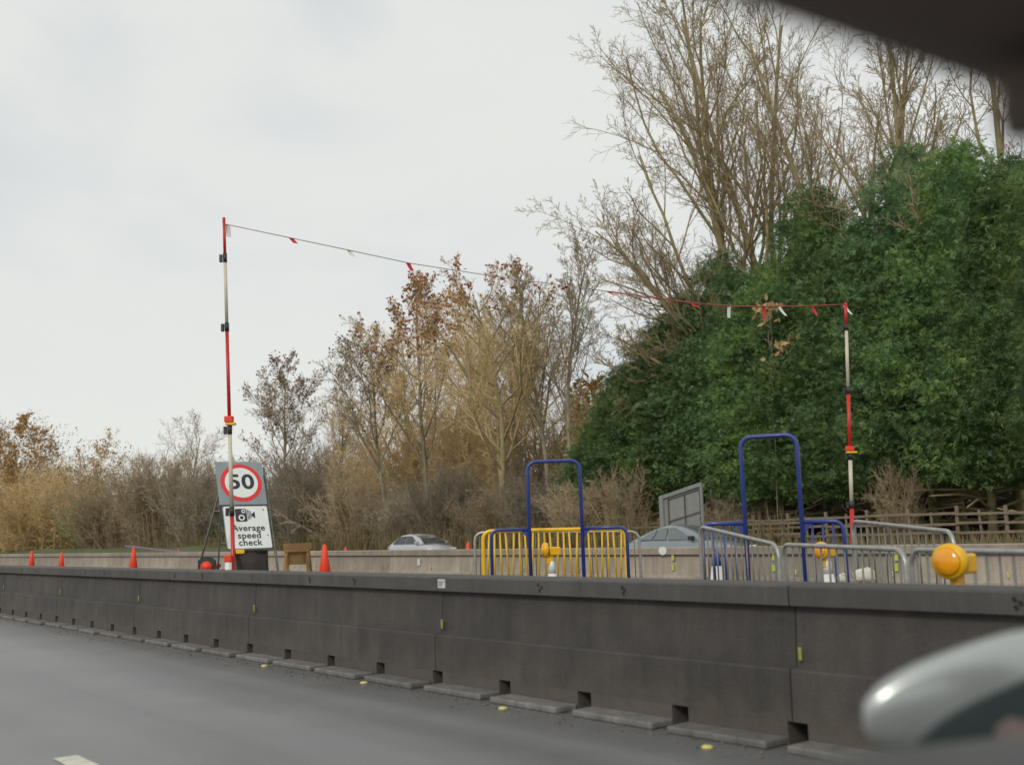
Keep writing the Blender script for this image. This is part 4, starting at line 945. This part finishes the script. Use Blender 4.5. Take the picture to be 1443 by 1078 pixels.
# conifers: sprays of narrow leaflets over a lumpy cone
def conifer_meshes(key, seed, n=44000):
    """unit tree: height 1, max radius about .34; crown starts low"""
    rnd = np.random.RandomState(seed); ph = rnd.uniform(0, 6.28, 8)
    def prof(h): return .34*np.clip((1-h), 0, 1)**.56*(.55+.45*np.clip(h/.22, 0, 1)**.7)
    def lump(h, a): return 1+.16*np.sin(a*3+ph[0]+h*9)*np.sin(h*17+ph[1])+.13*np.sin(a*7+ph[2]-h*15)+.10*np.sin(a*11+h*31+ph[3])+.07*np.sin(a*17-h*43+ph[4])
    nc = n//24
    h = rnd.rand(nc*4); h = h[rnd.rand(nc*4) < prof(h)/.34][:nc]; nc = len(h); a = rnd.uniform(0, 6.28, nc)
    rr = prof(h)*lump(h, a)*(1.10-.40*rnd.rand(nc)**1.3)
    cs = .026*rnd.uniform(.6, 1.7, nc); n = nc*24
    h, a, rr, cs = [np.repeat(x_, 24) for x_ in (h, a, rr, cs)]
    al = rnd.normal(0, 1, n); tl = rnd.normal(0, .9, n)
    c = np.stack([(rr+cs*al)*np.cos(a)-np.sin(a)*cs*tl, (rr+cs*al)*np.sin(a)+np.cos(a)*cs*tl, .15+.85*h+rnd.normal(0, .20, n)*cs-.25*cs*np.abs(al)], 1)
    a = a+rnd.normal(0, .6, n)
    out = np.stack([np.cos(a), np.sin(a), rnd.normal(-.12, .32, n)], 1); out /= np.linalg.norm(out, axis=1, keepdims=True)
    up_ = rnd.normal(0, .75, (n, 3))+np.array([0, 0, 1.]); tan = np.cross(out, up_); tan /= np.linalg.norm(tan, axis=1, keepdims=True)
    s = .0125*rnd.uniform(.5, 1.6, n)[:, None]; V = []
    nr = np.cross(out, tan)
    for k, ang in enumerate((-.75, -.35, 0., .4, .8)):
        j = rnd.normal(0, .12, n)[:, None]; d_ = out*np.cos(ang+j)+tan*np.sin(ang+j)+nr*rnd.normal(0, .22, n)[:, None]; side = -out*np.sin(ang)+tan*np.cos(ang)
        b_ = c+out*s*.55*((k % 4)/4); l_ = s*rnd.uniform(.55, 1.1, n)[:, None]
        V.append(np.stack([b_-side*l_*.13, b_+side*l_*.13+d_*l_*.35, b_+d_*l_], 1))
    V = np.concatenate(V, 1).reshape(-1, 3)
    crown = fast_mesh(key+'_crown', V, 3)
    # inner mass
    mb = MB(); nh, na = 18, 20; vs = []
    for i in range(nh+1):
        hh = i/nh*.97
        for j in range(na): aa = 2*math.pi*j/na; r_ = float(prof(np.array(hh))*lump(hh, aa))*.60; vs.append((r_*math.cos(aa), r_*math.sin(aa),   .16+.84*hh))
    mb.add(vs, [(i*na+j, i*na+(j+1) % na, (i+1)*na+(j+1) % na, (i+1)*na+j) for i in range(nh) for j in range(na)]+[tuple(reversed(range(na)))], True)
    core = mb.mesh(key+'_inner')
    mb = MB(); rs = np.random.RandomState(seed+5)
    mb.tube([(0, 0, 0), (.004, .003, .1), (.0, 0, .25)], [.016, .013, .01], 7)
    for k in range(26):
        aa = rs.uniform(0, 6.28); zz = rs.uniform(.04, .2); mb.tube([(0, 0, zz), (.12*math.cos(aa), .12*math.sin(aa), zz+rs.uniform(-.01, .03)), (.24*math.cos(aa), .24*math.sin(aa), zz+rs.uniform(-.03, .04))], [.005, .0035, .0015], 5)
    return crown, core, mb.mesh(key+'_trunk')
CM = [conifer_meshes('con%d' % k, 300+k) for k in range(3)]
cons = [(852, 590, 130, 41.0, M_con), (892, 512, 180, 41.8, M_con), (938, 455, 190, 42.2, M_con), (985, 410, 210, 42.5, M_con), (1040, 352, 230, 43, M_conb), (1105, 372, 230, 41.8, M_con), (1178, 258, 260, 43, M_con), (1245, 318, 260, 41.5, M_con),
        (1320, 205, 290, 42.5, M_conb), (1400, 195, 300, 41.5, M_con), (1490, 215, 300, 41, M_con)]
for i, (px, ty, wpx, N_, m) in enumerate(cons):
    pos, Y = gpos(px, N_); H = height_to(px, ty, Y); w = wpx*Y/FPX/2/.34
    e = empty('conifer_tree', pos, i*1.9); e.scale = (w, w, H); tag(e, 'dark green cypress conifer, %s counted from the left along the tall evergreen screen' % ORD[i], 'tree', 'evergreen screen of conifers')
    cr_, co_, tr_ = CM[i % 3]
    def mm(me, m_):
        if not me.materials: me.materials.append(m_); return me
        if me.materials[0] == m_: return me
        nm = me.name+m_.name; x = bpy.data.meshes.get(nm)
        if x is None: x = me.copy(); x.name = nm; x.materials[0] = m_
        return x
    obj('crown', mm(cr_, m), None, e); obj('inner_foliage', mm(co_, m), None, e); obj('trunk', mm(tr_, M_bark), None, e)
# dry reeds and grass along the hedge foot: stuff
rnd = np.random.RandomState(5); n = 9000
q_ = rnd.uniform(-110, 0, n); N_ = rnd.uniform(35.2, 38.0, n); hgt = np.where(q_ < -28, rnd.uniform(.6, 2.1, n), rnd.uniform(.2, .7, n)); z_ = np.interp(N_, [33.5, 35, 36.5, 60], [-.15, .05, .25, .35])
b_ = -D[None]*q_[:, None]+NV[None]*N_[:, None]; b_[:, 2] = z_-.03
dv = rnd.normal(0, .16, (n, 3)); dv[:, 2] = 1; sd_ = rnd.normal(0, 1, (n, 3)); sd_[:, 2] = 0; sd_ /= np.linalg.norm(sd_, axis=1, keepdims=True); w_ = rnd.uniform(.012, .035, n)[:, None]
V = np.stack([b_-sd_*w_, b_+sd_*w_, b_+dv*hgt[:, None]], 1).reshape(-1, 3)
tag(obj('dry_grass', fast_mesh('dry_grass', V, 3), M_reed), 'tall straw coloured grass and reeds along the foot of the hedge', 'grass', kind='stuff')

# grit and leaf litter gathered along the barrier foot: stuff
rnd = np.random.RandomState(8); n = 2600
q_ = rnd.uniform(-22, 0, n); N_ = NF-.24-np.abs(rnd.normal(0, .16, n)); N_[:900] = NF-.04-rnd.rand(900)*.18
c_ = -D[None]*q_[:, None]+NV[None]*N_[:, None]; c_[:, 2] = .008; sz = rnd.uniform(.005, .016, n)[:, None]
T_ = rnd.normal(0, 1, (n, 4, 3)); T_ /= np.linalg.norm(T_, axis=2, keepdims=True); P_ = c_[:, None]+T_*sz[:, None]*np.array([1, 1, .5])
V = P_[:, [0, 1, 2, 0, 2, 3, 0, 3, 1, 1, 3, 2]].reshape(-1, 3)
tag(obj('road_grit', fast_mesh('road_grit', V, 3), mat('grit', (.10, .085, .07), (.20, .16, .11), 30, .95, world=True)), 'brown grit and leaf litter along the near barrier foot', 'grit', kind='stuff')

# ------------------------------------------------------------------ the car the view is taken from
LX = np.array([math.sin(rad(60)), math.cos(rad(60)), 0.]); FW = np.array([-LX[1], LX[0], 0.])    # lateral right, forward
def fl(F_, L_, z): p = FW*F_+LX*L_; return np.array([p[0], p[1], z])
def plane_hit(px, py, F_): v = ray(px, py); return EYE+v*(F_/(v@FW))
org = np.array([0, 0, 0.])
own = empty('passenger_car', (0, 0, 0), 0); tag(own, 'silver car the view is taken from, with roof edge, door mirror and dashboard showing', 'car')
F1 = .34
hA, hB = plane_hit(1165, -8, F1), plane_hit(1443, 92, F1)
zr = (hA[2]+hB[2])/2
sA = (hA@LX); sB = (hB@LX)
slope = (hB[2]-hA[2])/(sB-sA)
def zroof(l): return hA[2]+slope*(l-sA)
mb = MB(); Ls = np.linspace(-.75, .74, 16); vs = []
for l in Ls:
    z = zroof(l)
    for dF, dzz in ((0, 0), (.035, .004), (.05, .03), (.02, .06), (-.8, .10), (-.8, .06), (-.05, .0)): vs.append(fl(F1+dF, l, z+dzz))
k_ = 7; mb.add(vs, [(i*k_+j, i*k_+(j+1) % k_, (i+1)*k_+(j+1) % k_, (i+1)*k_+j) for i in range(len(Ls)-1) for j in range(k_)]+[tuple(range(k_)), tuple(reversed(range(len(vs)-k_, len(vs))))], True)
mb.build('roof_header', M_ints, own)
# clip / grab mount under the header at the right
pg = plane_hit(1462, 160, F1-.01); 
o = MB().bev(-.02, .03, -.02, .02, -.012, .026, .008).build('visor_mount', M_ints, own, loc=tuple(pg), rot=(0, rad(4), rad(-30)))
# dashboard edge
F2 = .80
dA, dB = plane_hit(1040, 1080, F2), plane_hit(1443, 1034, F2)
lA, lB = dA@LX, dB@LX
mb = MB(); Ls = np.linspace(-.7, 1.32, 16); vs = []
for l in Ls:
    z = dA[2]+(dB[2]-dA[2])*(l-lA)/(lB-lA)-.015*max(0, (l-lB))
    z = max(z, dA[2]-.06)
    for dF, dzz in ((0.03, -.012), (.0, 0), (-.04, -.006), (-.30, -.05), (-.34, -.12), (-.28, -.45), (.1, -.75), (.2, -.75), (.05, -.05)): vs.append(fl(F2+dF, l, z+dzz))
k_ = 9; mb.add(vs, [(i*k_+j, i*k_+(j+1) % k_, (i+1)*k_+(j+1) % k_, (i+1)*k_+j) for i in range(len(Ls)-1) for j in range(k_)]+[tuple(range(k_)), tuple(reversed(range(len(vs)-k_, len(vs))))], True)
mb.build('dashboard', M_dash, own)
# right-hand pillar joining roof edge and dashboard, just outside the frame
MB().tube([fl(F1, .74, zroof(.72)+.02), fl(.6, 1.08, 1.2), fl(F2, 1.31, dB[2]-.03)], [.045, .045, .05], 10).build('pillar', M_ints, own)
# lower body and wheels (below the view)
MB().add([fl(a, b, c) for c in (.25, .42) for a, b in ((.5, -.75), (1.0, -.75), (1.0, 1.28), (.5, 1.28))], [(0, 1, 2, 3), (7, 6, 5, 4), (0, 4, 5, 1), (1, 5, 6, 2), (2, 6, 7, 3), (3, 7, 4, 0)]).build('floor_pan', M_ints, own)
for l in (-.6, 1.12):
    mb = MB().lathe([(.2, -.1), (.29, -.1), (.31, -.07), (.31, .07), (.29, .1), (.2, .1)], 24); th = math.atan2(LX[1], LX[0])
    mb.v = [tuple(np.array(fl(.75, l, .31))+LX*z+FW*x+np.array([0, 0, y])) for x, y, z in mb.v]; mb.build('wheel', M_tyre, own)
# door mirror
MYd = 1.5
mc = at(1345, 985, MYd)
mir = empty('tmp')
bm = bmesh.new(); bmesh.ops.create_uvsphere(bm, u_segments=40, v_segments=24, radius=1)
ex = cR.copy(); ex[2] = 0; ex /= np.linalg.norm(ex); ey = np.array([-ex[1], ex[0], 0.])
for v in bm.verts:
    c = v.co; x, y, z = c.x, c.y, c.z
    sgn = lambda a, p: math.copysign(abs(a)**p, a)
    x2 = sgn(x, .75); z2 = sgn(z, .72)
    hz_ = .072*(1+.28*x2) ; X_ = .155*x2+.03; Z_ = hz_*z2+.024*x2
    Y_ = .085*y if y > 0 else .02*y
    p = np.array([0, 0, Z_])+ex*X_+ey*Y_; v.co = p
me = bpy.data.meshes.new('housing'); bm.to_mesh(me); bm.free(); me.polygons.foreach_set('use_smooth', [True]*len(me.polygons))
bpy.data.objects.remove(mir)
dm = obj('door_mirror', me, M_silv, own, tuple(mc))
mb = MB(); pts = []
for i in range(28):
    a = 2*math.pi*i/28; x2 = math.copysign(abs(math.cos(a))**.7, math.cos(a)); z2 = math.copysign(abs(math.sin(a))**.7, math.sin(a))
    pts.append((.118*x2+.055, (.046*(1+.25*x2))*z2+.034*x2-.030))
vs = [ex*x-ey*.030+np.array([0, 0, z]) for x, z in pts]+[ex*x-ey*.004+np.array([0, 0, z]) for x, z in pts]; n = 28
mb.add(vs, [tuple(range(n)), tuple(reversed(range(n, 2*n)))]+[(i, i+n, (i+1) % n+n, (i+1) % n) for i in range(n)])
M_mirr = mat('mirror_glass', (.035, .05, .055), (.045, .06, .065), 2, .08, spec=.7)
mb.build('mirror_glass', M_mirr, dm)
MB().tube([tuple(ex*.06+np.array([0, 0, -.04])), tuple(ex*.10-ey*.12+np.array([0, 0, -.13]))], [.035, .03], 10).build('mirror_stalk', M_ints, dm)
